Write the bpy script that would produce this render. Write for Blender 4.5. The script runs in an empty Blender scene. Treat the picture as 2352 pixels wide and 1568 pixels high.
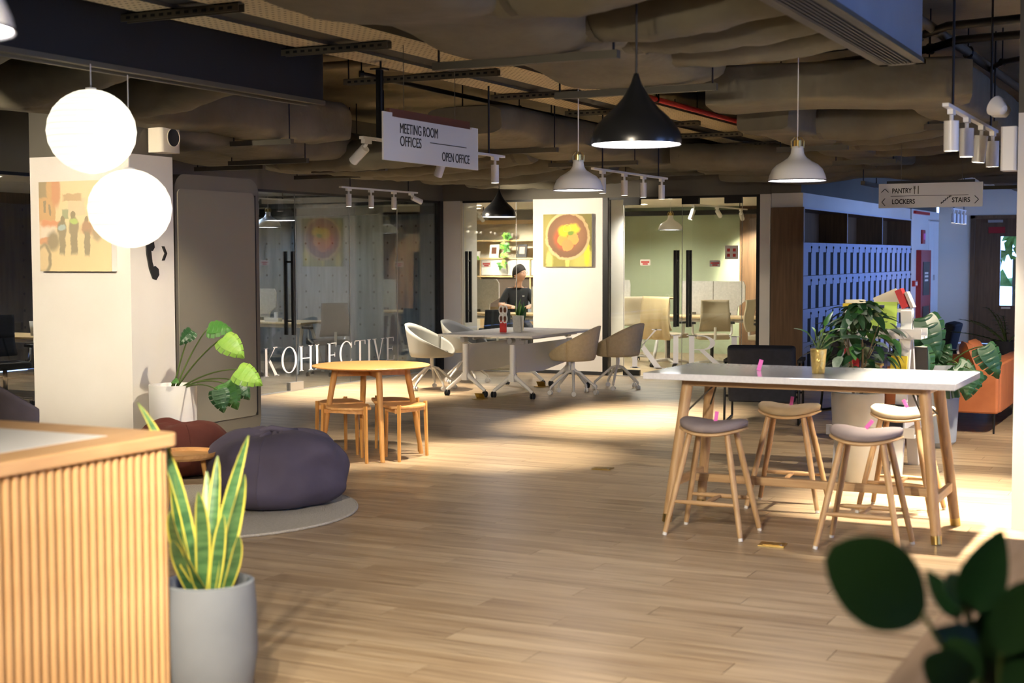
import bpy, bmesh, math, random
from mathutils import Vector, Matrix, noise, Euler
random.seed(7)
sc = bpy.context.scene
COL = sc.collection
PI = math.pi

# ------------------------------------------------------------------ camera
# axes of the place: +Y runs along the glass partition into the depth, +X to the right, Z up
F, PITCH, ROLL, YAW, EYE = 3267.0, 0.0590957693, -0.00251834835, 0.463152341, 1.65
def _basis():
    f = Vector((0, math.cos(PITCH), -math.sin(PITCH))); u = Vector((0, math.sin(PITCH), math.cos(PITCH))); r = Vector((1, 0, 0))
    r, u = r * math.cos(ROLL) + u * math.sin(ROLL), u * math.cos(ROLL) - r * math.sin(ROLL)
    R = Matrix.Rotation(YAW, 3, 'Z')
    return R @ r, R @ u, R @ f
CR, CU, CF = _basis()
cam = bpy.data.cameras.new('camera'); camo = bpy.data.objects.new('camera', cam); COL.objects.link(camo)
cam.lens = 50.0; cam.sensor_width = 36.0; cam.clip_end = 200
camo.matrix_world = Matrix(((CR.x, CU.x, -CF.x, 0), (CR.y, CU.y, -CF.y, 0), (CR.z, CU.z, -CF.z, EYE), (0, 0, 0, 1)))
cam.dof.use_dof = True; cam.dof.focus_distance = 13.5; cam.dof.aperture_fstop = 2.8
sc.camera = camo
def proj(p):
    v = Vector(p) - Vector((0, 0, EYE)); w = v.dot(CF)
    return (1176 + F * v.dot(CR) / w, 784 - F * v.dot(CU) / w, w)

# ------------------------------------------------------------------ world, daylight, exposure
W = bpy.data.worlds.new('sky'); sc.world = W; W.use_nodes = True
bg = W.node_tree.nodes['Background']
bg.inputs[0].default_value = (0.25, 0.42, 1.0, 1); bg.inputs[1].default_value = 3.0
vs = sc.view_settings
vs.view_transform = 'Standard'; vs.look = 'None'; vs.exposure = 1.75; vs.gamma = 1.0; vs.use_curve_mapping = False
cy = sc.cycles
cy.max_bounces = 5; cy.diffuse_bounces = 3; cy.glossy_bounces = 2; cy.transmission_bounces = 2; cy.transparent_max_bounces = 8; cy.use_adaptive_sampling = True; cy.adaptive_threshold = .06; cy.use_light_tree = False
cy.caustics_reflective = False; cy.caustics_refractive = False; cy.sample_clamp_indirect = 6.0
cy.use_denoising = True

WARM = (1.0, 0.86, 0.66); COOL = (1.0, 0.93, 0.93); DAY = (0.55, 0.72, 1.0)
K_SPOT = 1.6

# ------------------------------------------------------------------ materials
def lin(c):
    c = c / 255.0
    return c / 12.92 if c <= .04045 else ((c + .055) / 1.055) ** 2.4
def C(rgb): return (lin(rgb[0]), lin(rgb[1]), lin(rgb[2]), 1)
MATS = {}
def M(name, rgb, rough=.6, metal=0, rgb2=None, scale=4, stretch=(1, 1, 1), bump=0, bscale=60, spec=.5, emit=0, coat=0, detail=4, world=False, trans=0):
    m = bpy.data.materials.new(name); m.use_nodes = True; MATS[name] = m
    nt = m.node_tree; b = nt.nodes['Principled BSDF']
    b.inputs['Base Color'].default_value = C(rgb); b.inputs['Roughness'].default_value = rough; b.inputs['Metallic'].default_value = metal
    b.inputs['Specular IOR Level'].default_value = spec; b.inputs['Coat Weight'].default_value = coat
    if trans: b.inputs['Subsurface Weight'].default_value = 0
    if emit: b.inputs['Emission Color'].default_value = C(rgb); b.inputs['Emission Strength'].default_value = emit
    if rgb2 or bump:
        tc = nt.nodes.new('ShaderNodeTexCoord'); mp = nt.nodes.new('ShaderNodeMapping'); mp.inputs['Scale'].default_value = stretch
        if world:
            g = nt.nodes.new('ShaderNodeNewGeometry'); nt.links.new(g.outputs['Position'], mp.inputs[0])
        else: nt.links.new(tc.outputs['Object'], mp.inputs[0])
    if rgb2:
        n = nt.nodes.new('ShaderNodeTexNoise'); n.inputs['Scale'].default_value = scale; n.inputs['Detail'].default_value = detail
        nt.links.new(mp.outputs[0], n.inputs['Vector'])
        rp = nt.nodes.new('ShaderNodeValToRGB'); rp.color_ramp.elements[0].position = .32; rp.color_ramp.elements[1].position = .68
        rp.color_ramp.elements[0].color = C(rgb); rp.color_ramp.elements[1].color = C(rgb2)
        nt.links.new(n.outputs['Fac'], rp.inputs[0]); nt.links.new(rp.outputs[0], b.inputs['Base Color'])
    if bump:
        n2 = nt.nodes.new('ShaderNodeTexNoise'); n2.inputs['Scale'].default_value = bscale; n2.inputs['Detail'].default_value = 3
        nt.links.new(mp.outputs[0], n2.inputs['Vector'])
        bp = nt.nodes.new('ShaderNodeBump'); bp.inputs['Strength'].default_value = bump; bp.inputs['Distance'].default_value = .02
        nt.links.new(n2.outputs['Fac'], bp.inputs['Height']); nt.links.new(bp.outputs[0], b.inputs['Normal'])
    return m
def wood(name, a, b, axis, rough=.45, sc_=3, ratio=14):
    s = [ratio, ratio, ratio]; s[axis] = 1
    return M(name, a, rough, rgb2=b, scale=sc_, stretch=tuple(s), detail=6)

M('white_paint', (225, 221, 214), .7, rgb2=(219, 214, 206), scale=1.5)
M('white_lac', (232, 231, 229), .35)
M('white_plastic', (228, 226, 222), .4)
M('grey_paint', (96, 92, 82), .8, rgb2=(86, 82, 74), scale=1)
M('dark_paint', (27, 27, 25), .7)
M('slab', (138, 128, 104), .9, rgb2=(116, 106, 84), scale=1.2, bump=.3, bscale=20)
M('duct_wrap', (112, 107, 90), .85, rgb2=(97, 92, 76), scale=2.5, bump=1.0, bscale=5)
M('galv', (88, 84, 72), .6, .3)
M('brown_metal', (104, 98, 80), .5, .4)
M('black_metal', (22, 22, 23), .4, .3)
M('black_matte', (26, 26, 27), .6)
M('black_lamp', (24, 25, 27), .28)
M('alu', (190, 192, 195), .35, .8)
M('chrome', (215, 215, 218), .15, 1)
M('brass', (220, 196, 130), .3, 1, rgb2=(204, 176, 108), scale=9)
M('gold', (226, 196, 120), .32, 1, bump=.35, bscale=55)
wood('oak_x', (200, 166, 122), (180, 144, 102), 0)
wood('oak_y', (200, 166, 122), (180, 144, 102), 1)
wood('oak_z', (200, 166, 122), (176, 140, 98), 2)
wood('oak_desk', (212, 172, 124), (190, 148, 100), 2, ratio=8)
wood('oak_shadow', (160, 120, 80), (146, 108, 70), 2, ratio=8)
wood('oak_desk_h', (208, 168, 120), (192, 150, 104), 1, ratio=8)
wood('pine_z', (212, 160, 92), (190, 136, 72), 2)
wood('pine_x', (222, 170, 108), (204, 150, 90), 0, rough=.4)
wood('walnut', (112, 84, 58), (88, 64, 42), 2, sc_=2)
wood('birch', (214, 186, 140), (200, 170, 122), 0)
wood('plank_wall', (120, 104, 84), (92, 78, 62), 2, sc_=1.6, ratio=6)
M('quartz', (228, 228, 230), .12, rgb2=(218, 218, 221), scale=60, coat=.3)
M('shell_grey', (148, 148, 142), .6, bump=.15, bscale=300)
M('shell_beige', (206, 188, 152), .8, rgb2=(196, 178, 142), scale=30, bump=.25, bscale=350)
M('pad_dark', (92, 92, 88), .8)
M('seat_mauve', (140, 128, 128), .85, rgb2=(128, 117, 118), scale=8, bump=.1, bscale=300)
M('seat_taupe', (176, 156, 124), .85, rgb2=(164, 144, 114), scale=8, bump=.1, bscale=300)
M('seat_cream', (216, 198, 166), .85, rgb2=(206, 188, 156), scale=8, bump=.1, bscale=300)
M('beanbag', (86, 80, 98), .85, rgb2=(76, 70, 88), scale=3, bump=.25, bscale=9)
M('beanbag_red', (92, 40, 30), .85, rgb2=(78, 34, 26), scale=3, bump=.25, bscale=9)
M('rug', (206, 200, 188), .95, rgb2=(188, 182, 170), scale=60, bump=.8, bscale=120)
M('navy', (38, 42, 54), .85, rgb2=(32, 36, 46), scale=20, bump=.15, bscale=300)
M('tan_leather', (186, 110, 66), .55, rgb2=(172, 98, 56), scale=5)
M('concrete_pot', (178, 174, 164), .8, rgb2=(166, 161, 150), scale=3)
M('blue_pot', (168, 174, 184), .7, rgb2=(150, 158, 168), scale=3)
M('dark_pot', (50, 50, 56), .7)
M('soil', (50, 38, 28), .95, bump=.8, bscale=40)
M('leaf_dark', (32, 66, 38), .38, rgb2=(46, 86, 48), scale=5)
M('leaf_mid', (58, 110, 48), .42, rgb2=(84, 136, 60), scale=5)
M('leaf_light', (112, 158, 58), .45, rgb2=(146, 184, 76), scale=6)
M('leaf_silver', (90, 118, 92), .3, rgb2=(196, 206, 190), scale=14)
M('leaf_deep', (44, 74, 42), .35, rgb2=(58, 96, 52), scale=4)
M('grey_pot', (112, 118, 126), .75, rgb2=(98, 104, 112), scale=3)
M('snake_mid', (44, 84, 48), .4, rgb2=(86, 126, 76), scale=9, stretch=(1, 1, 5))
M('snake_edge', (214, 206, 92), .45, rgb2=(196, 192, 74), scale=6)
M('stem', (84, 104, 52), .6)
M('bark', (104, 88, 66), .8)
M('locker', (178, 190, 222), .45)  # blue of the daylight tinted into the door colour
M('locker_edge', (206, 208, 216), .4)
M('black_void', (16, 16, 18), .8)
M('fire_red', (158, 38, 36), .45)
M('red_paint', (196, 36, 30), .45)
M('sage', (172, 182, 154), .75, rgb2=(165, 176, 146), scale=1)
M('cream_wall', (222, 214, 196), .75)
M('felt', (198, 196, 190), .95, rgb2=(184, 182, 176), scale=40)
M('mesh_beige', (170, 156, 130), .8)
M('mesh_dark', (40, 42, 46), .8)
M('mesh_light', (170, 176, 182), .8)
M('jacket', (196, 176, 136), .9)
M('sign_white', (220, 219, 216), .5)
M('print_black', (20, 20, 20), .6)
M('print_red', (206, 60, 56), .6)
M('letter_white', (226, 228, 236), .5)
M('pink', (232, 112, 196), .6)
M('skin', (206, 160, 134), .55)
M('hair', (38, 28, 24), .7)
M('shirt', (24, 25, 29), .85)
M('trousers', (44, 46, 56), .85)
M('paper', (236, 232, 222), .7)
M('booth', (122, 118, 106), .6)
M('booth_edge', (104, 100, 90), .6)
M('ledge_wood', (150, 128, 108), .5, rgb2=(134, 112, 92), scale=3, stretch=(14, 1, 14), detail=5)
M('lamp_glow', (255, 250, 252), .5, emit=9)
M('lens_glow', (255, 240, 215), .5, emit=12)
M('brown_board', (98, 56, 36), .6)
M('dark_wood', (74, 62, 54), .6)
M('foliage_out', (96, 140, 60), .8, rgb2=(170, 200, 120), scale=4)
M('street', (150, 152, 156), .9)

def lantern_mat():
    m = M('lantern_paper', (255, 247, 226), .8, emit=.40)
    nt = m.node_tree; b = nt.nodes['Principled BSDF']
    tc = nt.nodes.new('ShaderNodeTexCoord'); w = nt.nodes.new('ShaderNodeTexWave'); w.wave_type = 'BANDS'; w.bands_direction = 'Z'
    w.inputs['Scale'].default_value = 9; w.inputs['Distortion'].default_value = .6
    nt.links.new(tc.outputs['Object'], w.inputs['Vector'])
    r = nt.nodes.new('ShaderNodeMapRange'); r.inputs['To Min'].default_value = .36; r.inputs['To Max'].default_value = .42
    nt.links.new(w.outputs['Fac'], r.inputs['Value']); nt.links.new(r.outputs[0], b.inputs['Emission Strength'])
lantern_mat()

def glass_mat(name, tint, refl=1.0):
    m = bpy.data.materials.new(name); m.use_nodes = True; MATS[name] = m
    nt = m.node_tree; nt.nodes.remove(nt.nodes['Principled BSDF']); out = nt.nodes['Material Output']
    t = nt.nodes.new('ShaderNodeBsdfTransparent'); t.inputs[0].default_value = tint
    g = nt.nodes.new('ShaderNodeBsdfGlossy'); g.inputs['Roughness'].default_value = .0; g.inputs[0].default_value = (1, 1, 1, 1)
    lw = nt.nodes.new('ShaderNodeLayerWeight'); lw.inputs['Blend'].default_value = .5
    pw_ = nt.nodes.new('ShaderNodeMath'); pw_.operation = 'POWER'; pw_.inputs[1].default_value = 5.0
    mu = nt.nodes.new('ShaderNodeMath'); mu.operation = 'MULTIPLY_ADD'; mu.inputs[1].default_value = .96 * refl; mu.inputs[2].default_value = .042 * refl
    nt.links.new(lw.outputs['Facing'], pw_.inputs[0]); nt.links.new(pw_.outputs[0], mu.inputs[0])
    mx = nt.nodes.new('ShaderNodeMixShader')
    nt.links.new(mu.outputs[0], mx.inputs[0]); nt.links.new(t.outputs[0], mx.inputs[1]); nt.links.new(g.outputs[0], mx.inputs[2])
    nt.links.new(mx.outputs[0], out.inputs[0])
glass_mat('glass', (.93, .96, .945, 1), 1.0)
glass_mat('glass_smoky', (.84, .88, .89, 1), 1.8)

def node_mat(name, rough=.6):
    m = bpy.data.materials.new(name); m.use_nodes = True; MATS[name] = m
    m.node_tree.nodes['Principled BSDF'].inputs['Roughness'].default_value = rough
    return m, m.node_tree, m.node_tree.nodes['Principled BSDF']
class NB:
    """tiny node-building helper"""
    def __init__(s, nt): s.nt = nt
    def _in(s, sock, v):
        if hasattr(v, 'is_output'): s.nt.links.new(v, sock)
        else: sock.default_value = v
    def m(s, op, a, b=0.0, c=None):
        n = s.nt.nodes.new('ShaderNodeMath'); n.operation = op; s._in(n.inputs[0], a); s._in(n.inputs[1], b)
        if c is not None: s._in(n.inputs[2], c)
        return n.outputs[0]
    def mix(s, fac, a, b):
        n = s.nt.nodes.new('ShaderNodeMix'); n.data_type = 'RGBA'; s._in(n.inputs[0], fac); s._in(n.inputs[6], a); s._in(n.inputs[7], b)
        return n.outputs[2]
    def xyz(s, v):
        n = s.nt.nodes.new('ShaderNodeSeparateXYZ'); s.nt.links.new(v, n.inputs[0]); return n.outputs
    def vec(s, x, y, z=0.0):
        n = s.nt.nodes.new('ShaderNodeCombineXYZ'); s._in(n.inputs[0], x); s._in(n.inputs[1], y); s._in(n.inputs[2], z); return n.outputs[0]
    def noise(s, v, scale=1.0, detail=4.0):
        n = s.nt.nodes.new('ShaderNodeTexNoise'); s.nt.links.new(v, n.inputs['Vector']); n.inputs['Scale'].default_value = scale; n.inputs['Detail'].default_value = detail
        return n.outputs['Fac']
    def pos(s): return s.nt.nodes.new('ShaderNodeNewGeometry').outputs['Position']
    def obj(s): return s.nt.nodes.new('ShaderNodeTexCoord').outputs['Object']
    def step(s, a, lo, hi):
        n = s.nt.nodes.new('ShaderNodeMapRange'); n.interpolation_type = 'SMOOTHSTEP'; s._in(n.inputs[0], a); n.inputs[1].default_value = lo; n.inputs[2].default_value = hi
        return n.outputs[0]
PLW, PLL = .19, 1.25          # plank width (along Y) and length (along X)
def floor_mat():
    m, nt, b = node_mat('floor_wood', .34); n = NB(nt)
    x, y, z = n.xyz(n.pos())
    row = n.m('FLOOR', n.m('DIVIDE', y, PLW)); off = n.m('FRACT', n.m('MULTIPLY', row, .371))
    colm = n.m('FLOOR', n.m('ADD', n.m('DIVIDE', x, PLL), off))
    wn = nt.nodes.new('ShaderNodeTexWhiteNoise'); wn.noise_dimensions = '2D'; nt.links.new(n.vec(row, colm), wn.inputs['Vector'])
    r = wn.outputs['Value']
    g1 = n.noise(n.vec(n.m('ADD', n.m('MULTIPLY', x, .8), n.m('MULTIPLY', r, 31)), n.m('MULTIPLY', y, 11)), 1.0, 5)
    g2 = n.noise(n.vec(n.m('ADD', n.m('MULTIPLY', x, 2.4), n.m('MULTIPLY', r, 17)), n.m('MULTIPLY', y, 60)), 1.0, 3)
    g = n.step(n.m('ADD', n.m('MULTIPLY', g1, .72), n.m('MULTIPLY', g2, .28)), .33, .66)
    st_ = n.noise(n.vec(n.m('ADD', n.m('MULTIPLY', x, 1.7), n.m('MULTIPLY', r, 23)), n.m('MULTIPLY', y, 34)), 1.0, 4)
    base = n.mix(g, C((172, 148, 118)), C((212, 192, 162)))
    base = n.mix(n.m('MULTIPLY', n.step(st_, .52, .68), .55), base, C((138, 112, 86)))
    tone = n.mix(r, C((206, 200, 192)), C((228, 224, 216)))
    mul = nt.nodes.new('ShaderNodeMix'); mul.data_type = 'RGBA'; mul.blend_type = 'MULTIPLY'; mul.inputs[0].default_value = .8
    nt.links.new(base, mul.inputs[6]); nt.links.new(tone, mul.inputs[7]); nt.links.new(mul.outputs[2], b.inputs['Base Color'])
    rr = n.m('ADD', .30, n.m('MULTIPLY', g2, .12)); nt.links.new(rr, b.inputs['Roughness'])
floor_mat()
def dots_mat(name, c1, c2, cd, px, py, rad, ax=(0, 2), streak=True):
    """panel wall with a regular grid of small round tie holes, or a perforated sheet"""
    m, nt, b = node_mat(name, .75); n = NB(nt); p = n.xyz(n.pos())
    u = n.m('DIVIDE', p[ax[0]], px); v = n.m('DIVIDE', p[ax[1]], py)
    fu = n.m('MULTIPLY', n.m('SUBTRACT', n.m('FRACT', u), .5), px); fv = n.m('MULTIPLY', n.m('SUBTRACT', n.m('FRACT', v), .5), py)
    d = n.m('SQRT', n.m('ADD', n.m('MULTIPLY', fu, fu), n.m('MULTIPLY', fv, fv)))
    dot = n.m('LESS_THAN', d, rad)
    sv = n.vec(n.m('MULTIPLY', p[ax[0]], 9.0 if streak else 1.0), n.m('MULTIPLY', p[ax[1]], .8 if streak else 1.0), 0.0)
    base = n.mix(n.step(n.noise(sv, 1.0, 5), .35, .65), C(c1), C(c2))
    nt.links.new(n.mix(dot, base, C(cd)), b.inputs['Base Color'])
dots_mat('concrete_dots', (100, 108, 112), (126, 134, 136), (48, 50, 52), .25, .25, .017)
dots_mat('plank_dots', (116, 98, 76), (88, 74, 58), (30, 26, 22), .5, .25, .02, ax=(1, 2))
dots_mat('perforated', (206, 192, 158), (196, 182, 148), (60, 54, 44), .042, .06, .009, ax=(0, 1), streak=False)

# canvas prints: flat pictures built from soft procedural blobs in object space (x right, z up)
def picture(name, bgc, shapes, light_wash=None):
    m, nt, b = node_mat(name, .7); n = NB(nt); o = n.xyz(n.obj()); cur = C(bgc)
    nx = n.m('MULTIPLY', n.m('SUBTRACT', n.noise(n.obj(), 14.0, 3), .5), .05)
    X = n.m('ADD', o[0], nx); Z = n.m('ADD', o[2], nx)
    for s in shapes:
        k, cx, cz, a, bb, col = s[:6]; soft = s[6] if len(s) > 6 else .04
        dx = n.m('DIVIDE', n.m('SUBTRACT', X, cx), a); dz = n.m('DIVIDE', n.m('SUBTRACT', Z, cz), bb)
        if k == 'e': d = n.m('SQRT', n.m('ADD', n.m('MULTIPLY', dx, dx), n.m('MULTIPLY', dz, dz)))
        elif k == 'r': d = n.m('MAXIMUM', n.m('ABSOLUTE', dx), n.m('ABSOLUTE', dz))
        elif k == 'o':
            d = n.m('SQRT', n.m('ADD', n.m('MULTIPLY', dx, dx), n.m('MULTIPLY', dz, dz)))
            d = n.m('ADD', n.m('MULTIPLY', n.m('ABSOLUTE', n.m('SUBTRACT', d, 1.0)), 12.0), .3)
        f = n.m('SUBTRACT', 1.0, n.step(d, 1 - soft, 1 + soft))
        cur = n.mix(f, cur, C(col))
    if light_wash: cur = n.mix(light_wash, cur, C((226, 210, 172)))  # pale light falling on the print, mixed into its colours
    nt.links.new(cur, b.inputs['Base Color'])
bowl = [('e', -.15, -.25, .3, .2, (150, 140, 70), .6), ('e', .25, -.3, .2, .16, (196, 186, 96), .6), ('e', -.3, .1, .12, .3, (160, 150, 80), .6),
        ('e', -.28, -.3, .05, .14, (222, 208, 120), .4), ('e', .0, -.3, .03, .15, (226, 214, 110), .4), ('e', .3, -.18, .04, .2, (222, 206, 60), .4),
        ('e', .0, .06, .335, .33, (126, 92, 66)), ('o', .0, .06, .325, .32, (206, 178, 128), .3), ('e', .06, .1, .22, .22, (152, 108, 76), .5),
        ('e', -.03, .03, .17, .16, (184, 92, 58), .3), ('e', -.07, .0, .085, .085, (218, 152, 74)), ('e', .09, .02, .085, .085, (222, 158, 84)), ('e', .0, -.07, .09, .08, (214, 146, 84)),
        ('e', -.05, .13, .09, .08, (222, 190, 44), .3), ('e', .09, .16, .1, .07, (226, 198, 60), .3), ('o', .0, .17, .06, .05, (236, 216, 90), .3), ('e', .05, .1, .05, .03, (120, 150, 60), .4)]
picture('print_bowl', (126, 118, 62), bowl)
street = [('r', .05, .2, .5, .2, (222, 204, 160), .2), ('r', .0, -.26, .5, .16, (216, 190, 140), .2), ('r', -.31, .22, .1, .18, (184, 128, 62), .1), ('r', -.36, .31, .06, .07, (96, 76, 44), .2), ('e', -.2, .3, .05, .14, (188, 92, 44), .3),
          ('r', -.33, .16, .012, .05, (70, 56, 40)), ('r', -.27, .14, .012, .05, (80, 60, 40)), ('r', .02, .16, .09, .07, (206, 190, 160), .1), ('r', -.02, .24, .1, .03, (170, 130, 90), .2), ('r', -.1, .1, .035, .04, (100, 130, 100), .2),
          ('r', -.26, .02, .12, .03, (206, 96, 46), .3), ('r', -.3, -.06, .09, .06, (224, 214, 206), .4), ('e', -.3, -.12, .11, .03, (196, 104, 60), .3), ('e', .2, -.02, .12, .05, (176, 110, 70), .6),
          ('e', -.24, -.12, .07, .08, (62, 52, 44), .4), ('e', -.34, -.27, .08, .13, (56, 48, 44), .15), ('e', -.35, -.27, .055, .1, (206, 180, 136), .2),
          ('e', -.13, .06, .022, .03, (50, 40, 34)), ('e', -.14, -.02, .05, .07, (46, 52, 48), .2), ('r', -.14, -.13, .035, .1, (62, 60, 54), .2), ('e', -.14, -.01, .04, .025, (120, 170, 190), .3),
          ('e', -.02, .09, .025, .035, (60, 44, 34)), ('e', -.01, -.0, .055, .08, (60, 56, 50), .2), ('r', -.01, -.13, .035, .1, (58, 54, 50), .2), ('e', -.01, .04, .05, .025, (136, 190, 60), .3),
          ('e', .13, .05, .022, .03, (56, 40, 34)), ('e', .13, -.02, .05, .07, (130, 62, 46), .2), ('r', .13, -.14, .03, .1, (56, 54, 54), .2), ('e', .24, -.05, .06, .07, (120, 100, 84), .4)]
picture('print_street', (214, 190, 146), street, .42)

# ------------------------------------------------------------------ mesh building
class MB:
    def __init__(s): s.v = []; s.f = []; s.mi = []; s.cur = 0
    def add(s, vs, fs):
        o = len(s.v); s.v += [tuple(v) for v in vs]; s.f += [tuple(i + o for i in f) for f in fs]; s.mi += [s.cur] * len(fs); return s
    def box(s, c, d, rot=None):
        x, y, z = d[0] / 2, d[1] / 2, d[2] / 2
        vs = [Vector(p) for p in ((-x, -y, -z), (x, -y, -z), (x, y, -z), (-x, y, -z), (-x, -y, z), (x, -y, z), (x, y, z), (-x, y, z))]
        if rot is not None: vs = [rot @ v for v in vs]
        c = Vector(c)
        return s.add([v + c for v in vs], [(0, 3, 2, 1), (4, 5, 6, 7), (0, 1, 5, 4), (1, 2, 6, 5), (2, 3, 7, 6), (3, 0, 4, 7)])
    def bx(s, x0, x1, y0, y1, z0, z1): return s.box(((x0 + x1) / 2, (y0 + y1) / 2, (z0 + z1) / 2), (x1 - x0, y1 - y0, z1 - z0))
    def rbox(s, c, d, r=.02, n=3, rot=None):
        """box with rounded vertical edges"""
        x, y = d[0] / 2 - r, d[1] / 2 - r; pts = []
        for (sx, sy, a0) in ((1, 1, 0), (-1, 1, PI / 2), (-1, -1, PI), (1, -1, 1.5 * PI)):
            for k in range(n + 1):
                a = a0 + PI / 2 * k / n; pts.append((sx * x + r * math.cos(a), sy * y + r * math.sin(a)))
        return s.prism(pts, -d[2] / 2, d[2] / 2, Matrix.Translation(Vector(c)) @ (rot.to_4x4() if rot is not None else Matrix.Identity(4)))
    def prism(s, pts, z0, z1, mat=None):
        n = len(pts); vs = [Vector((p[0], p[1], z0)) for p in pts] + [Vector((p[0], p[1], z1)) for p in pts]
        if mat is not None: vs = [mat @ v for v in vs]
        return s.add(vs, [tuple(range(n))[::-1], tuple(range(n, 2 * n))] + [(i, (i + 1) % n, n + (i + 1) % n, n + i) for i in range(n)])
    def cyl(s, p0, p1, r0, r1=None, n=12, caps=True):
        r1 = r0 if r1 is None else r1; p0, p1 = Vector(p0), Vector(p1); d = (p1 - p0).normalized()
        a = d.orthogonal().normalized(); b = d.cross(a); vs = []
        for p, r in ((p0, r0), (p1, r1)):
            for k in range(n):
                t = 2 * PI * k / n; vs.append(p + (a * math.cos(t) + b * math.sin(t)) * r)
        fs = [(i, (i + 1) % n, n + (i + 1) % n, n + i) for i in range(n)]
        if caps: fs += [tuple(range(n))[::-1], tuple(range(n, 2 * n))]
        return s.add(vs, fs)
    def tube(s, pts, r, n=8, caps=True):
        pts = [Vector(p) for p in pts]; rr = r if callable(r) else (lambda t: r); vs = []; N = len(pts); a = None
        for i, p in enumerate(pts):
            d = (pts[min(i + 1, N - 1)] - pts[max(i - 1, 0)]).normalized()
            a = (a - d * a.dot(d)).normalized() if a is not None and (a - d * a.dot(d)).length > 1e-4 else d.orthogonal().normalized()
            b = d.cross(a); R = rr(i / max(1, N - 1))
            for k in range(n):
                t = 2 * PI * k / n; vs.append(p + (a * math.cos(t) + b * math.sin(t)) * R)
        fs = [(i * n + k, i * n + (k + 1) % n, (i + 1) * n + (k + 1) % n, (i + 1) * n + k) for i in range(N - 1) for k in range(n)]
        if caps: fs += [tuple(range(n))[::-1], tuple(range((N - 1) * n, N * n))]
        return s.add(vs, fs)
    def lathe(s, prof, n=32, c=(0, 0, 0)):
        vs = []; c = Vector(c); N = len(prof)
        for r, z in prof:
            for k in range(n):
                t = 2 * PI * k / n; vs.append(c + Vector((r * math.cos(t), r * math.sin(t), z)))
        return s.add(vs, [(i * n + k, i * n + (k + 1) % n, (i + 1) * n + (k + 1) % n, (i + 1) * n + k) for i in range(N - 1) for k in range(n)])
    def disc(s, c, r, n=32, up=True):
        c = Vector(c); vs = [c + Vector((r * math.cos(2 * PI * k / n), r * math.sin(2 * PI * k / n), 0)) for k in range(n)]
        return s.add(vs, [tuple(range(n)) if up else tuple(range(n))[::-1]])
    def grid(s, nu, nv, fn):
        vs = [fn(i / (nu - 1), j / (nv - 1)) for j in range(nv) for i in range(nu)]
        return s.add(vs, [(j * nu + i, j * nu + i + 1, (j + 1) * nu + i + 1, (j + 1) * nu + i) for j in range(nv - 1) for i in range(nu - 1)])
    def mesh(s, name, mat, smooth=False):
        me = bpy.data.meshes.new(name); me.from_pydata(s.v, [], s.f)
        ms = mat if isinstance(mat, (list, tuple)) else [mat]
        for m in ms: me.materials.append(MATS[m])
        if len(ms) > 1: me.polygons.foreach_set('material_index', s.mi)
        bm = bmesh.new(); bm.from_mesh(me); bmesh.ops.recalc_face_normals(bm, faces=bm.faces); bm.to_mesh(me); bm.free()
        if smooth:
            me.polygons.foreach_set('use_smooth', [True] * len(me.polygons))
            if smooth is not True: me.set_sharp_from_angle(angle=math.radians(smooth))
        me.update(); return me
    def build(s, name, mat, parent=None, smooth=False, loc=None, rot=None, bevel=0, solid=0, sub=0):
        return link(name, s.mesh(name, mat, smooth), parent, loc, rot, bevel, solid, sub)
def link(name, me, parent=None, loc=None, rot=None, bevel=0, solid=0, sub=0):
    o = bpy.data.objects.new(name, me); COL.objects.link(o)
    if parent is not None: o.parent = parent
    if loc is not None: o.location = loc
    if rot is not None: o.rotation_euler = rot
    if solid: md = o.modifiers.new('solid', 'SOLIDIFY'); md.thickness = solid; md.offset = 0
    if bevel: md = o.modifiers.new('bevel', 'BEVEL'); md.width = bevel; md.segments = 2; md.limit_method = 'ANGLE'
    if sub: md = o.modifiers.new('sub', 'SUBSURF'); md.levels = sub; md.render_levels = sub
    return o
def tag(o, label, cat=None, group=None, kind=None):
    o['label'] = label
    if cat: o['category'] = cat
    if group: o['group'] = group
    if kind: o['kind'] = kind
    return o
def thing(name, label, cat, loc=(0, 0, 0), rz=0, group=None):
    o = bpy.data.objects.new(name, None); COL.objects.link(o); o.location = loc; o.rotation_euler = (0, 0, rz); o.empty_display_size = .1
    return tag(o, label, cat, group)
def struct(o, label=None):
    o['kind'] = 'structure'
    if label: o['label'] = label
    return o
def children(o): return [c for c in bpy.data.objects if c.parent == o]
def copy_tree(o, parent=None):
    c = o.copy(); COL.objects.link(c)
    if parent is not None: c.parent = parent
    for ch in o.children: copy_tree(ch, c)
    return c
def dup(root, loc, rz, label, group=None):
    c = copy_tree(root); c.location = loc; c.rotation_euler = (0, 0, rz); c['label'] = label
    if group: c['group'] = group
    return c
def V(*a): return Vector(a)
def text_mesh(body, size, mat, name, parent, loc, rot, align='LEFT', sx=1.0, bold=0.0, fit=None):
    cu = bpy.data.curves.new(name, 'FONT'); cu.body = body; cu.size = size; cu.align_x = align; cu.extrude = .001; cu.offset = bold
    t = bpy.data.objects.new('tmp_text', cu); COL.objects.link(t)
    dg = bpy.context.evaluated_depsgraph_get(); me = bpy.data.meshes.new_from_object(t.evaluated_get(dg)); me.name = name
    bpy.data.objects.remove(t); bpy.data.curves.remove(cu)
    x0, x1 = min(v.co.x for v in me.vertices), max(v.co.x for v in me.vertices); y0, y1 = min(v.co.y for v in me.vertices), max(v.co.y for v in me.vertices)
    if fit:
        for v in me.vertices: v.co.x = (v.co.x - x0) / (x1 - x0) * fit[0]; v.co.y = (v.co.y - y0) / (y1 - y0) * fit[1]
    else:
        for v in me.vertices: v.co.x *= sx
    me.materials.clear(); me.materials.append(MATS[mat])
    return link(name, me, parent, loc, rot)
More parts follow.
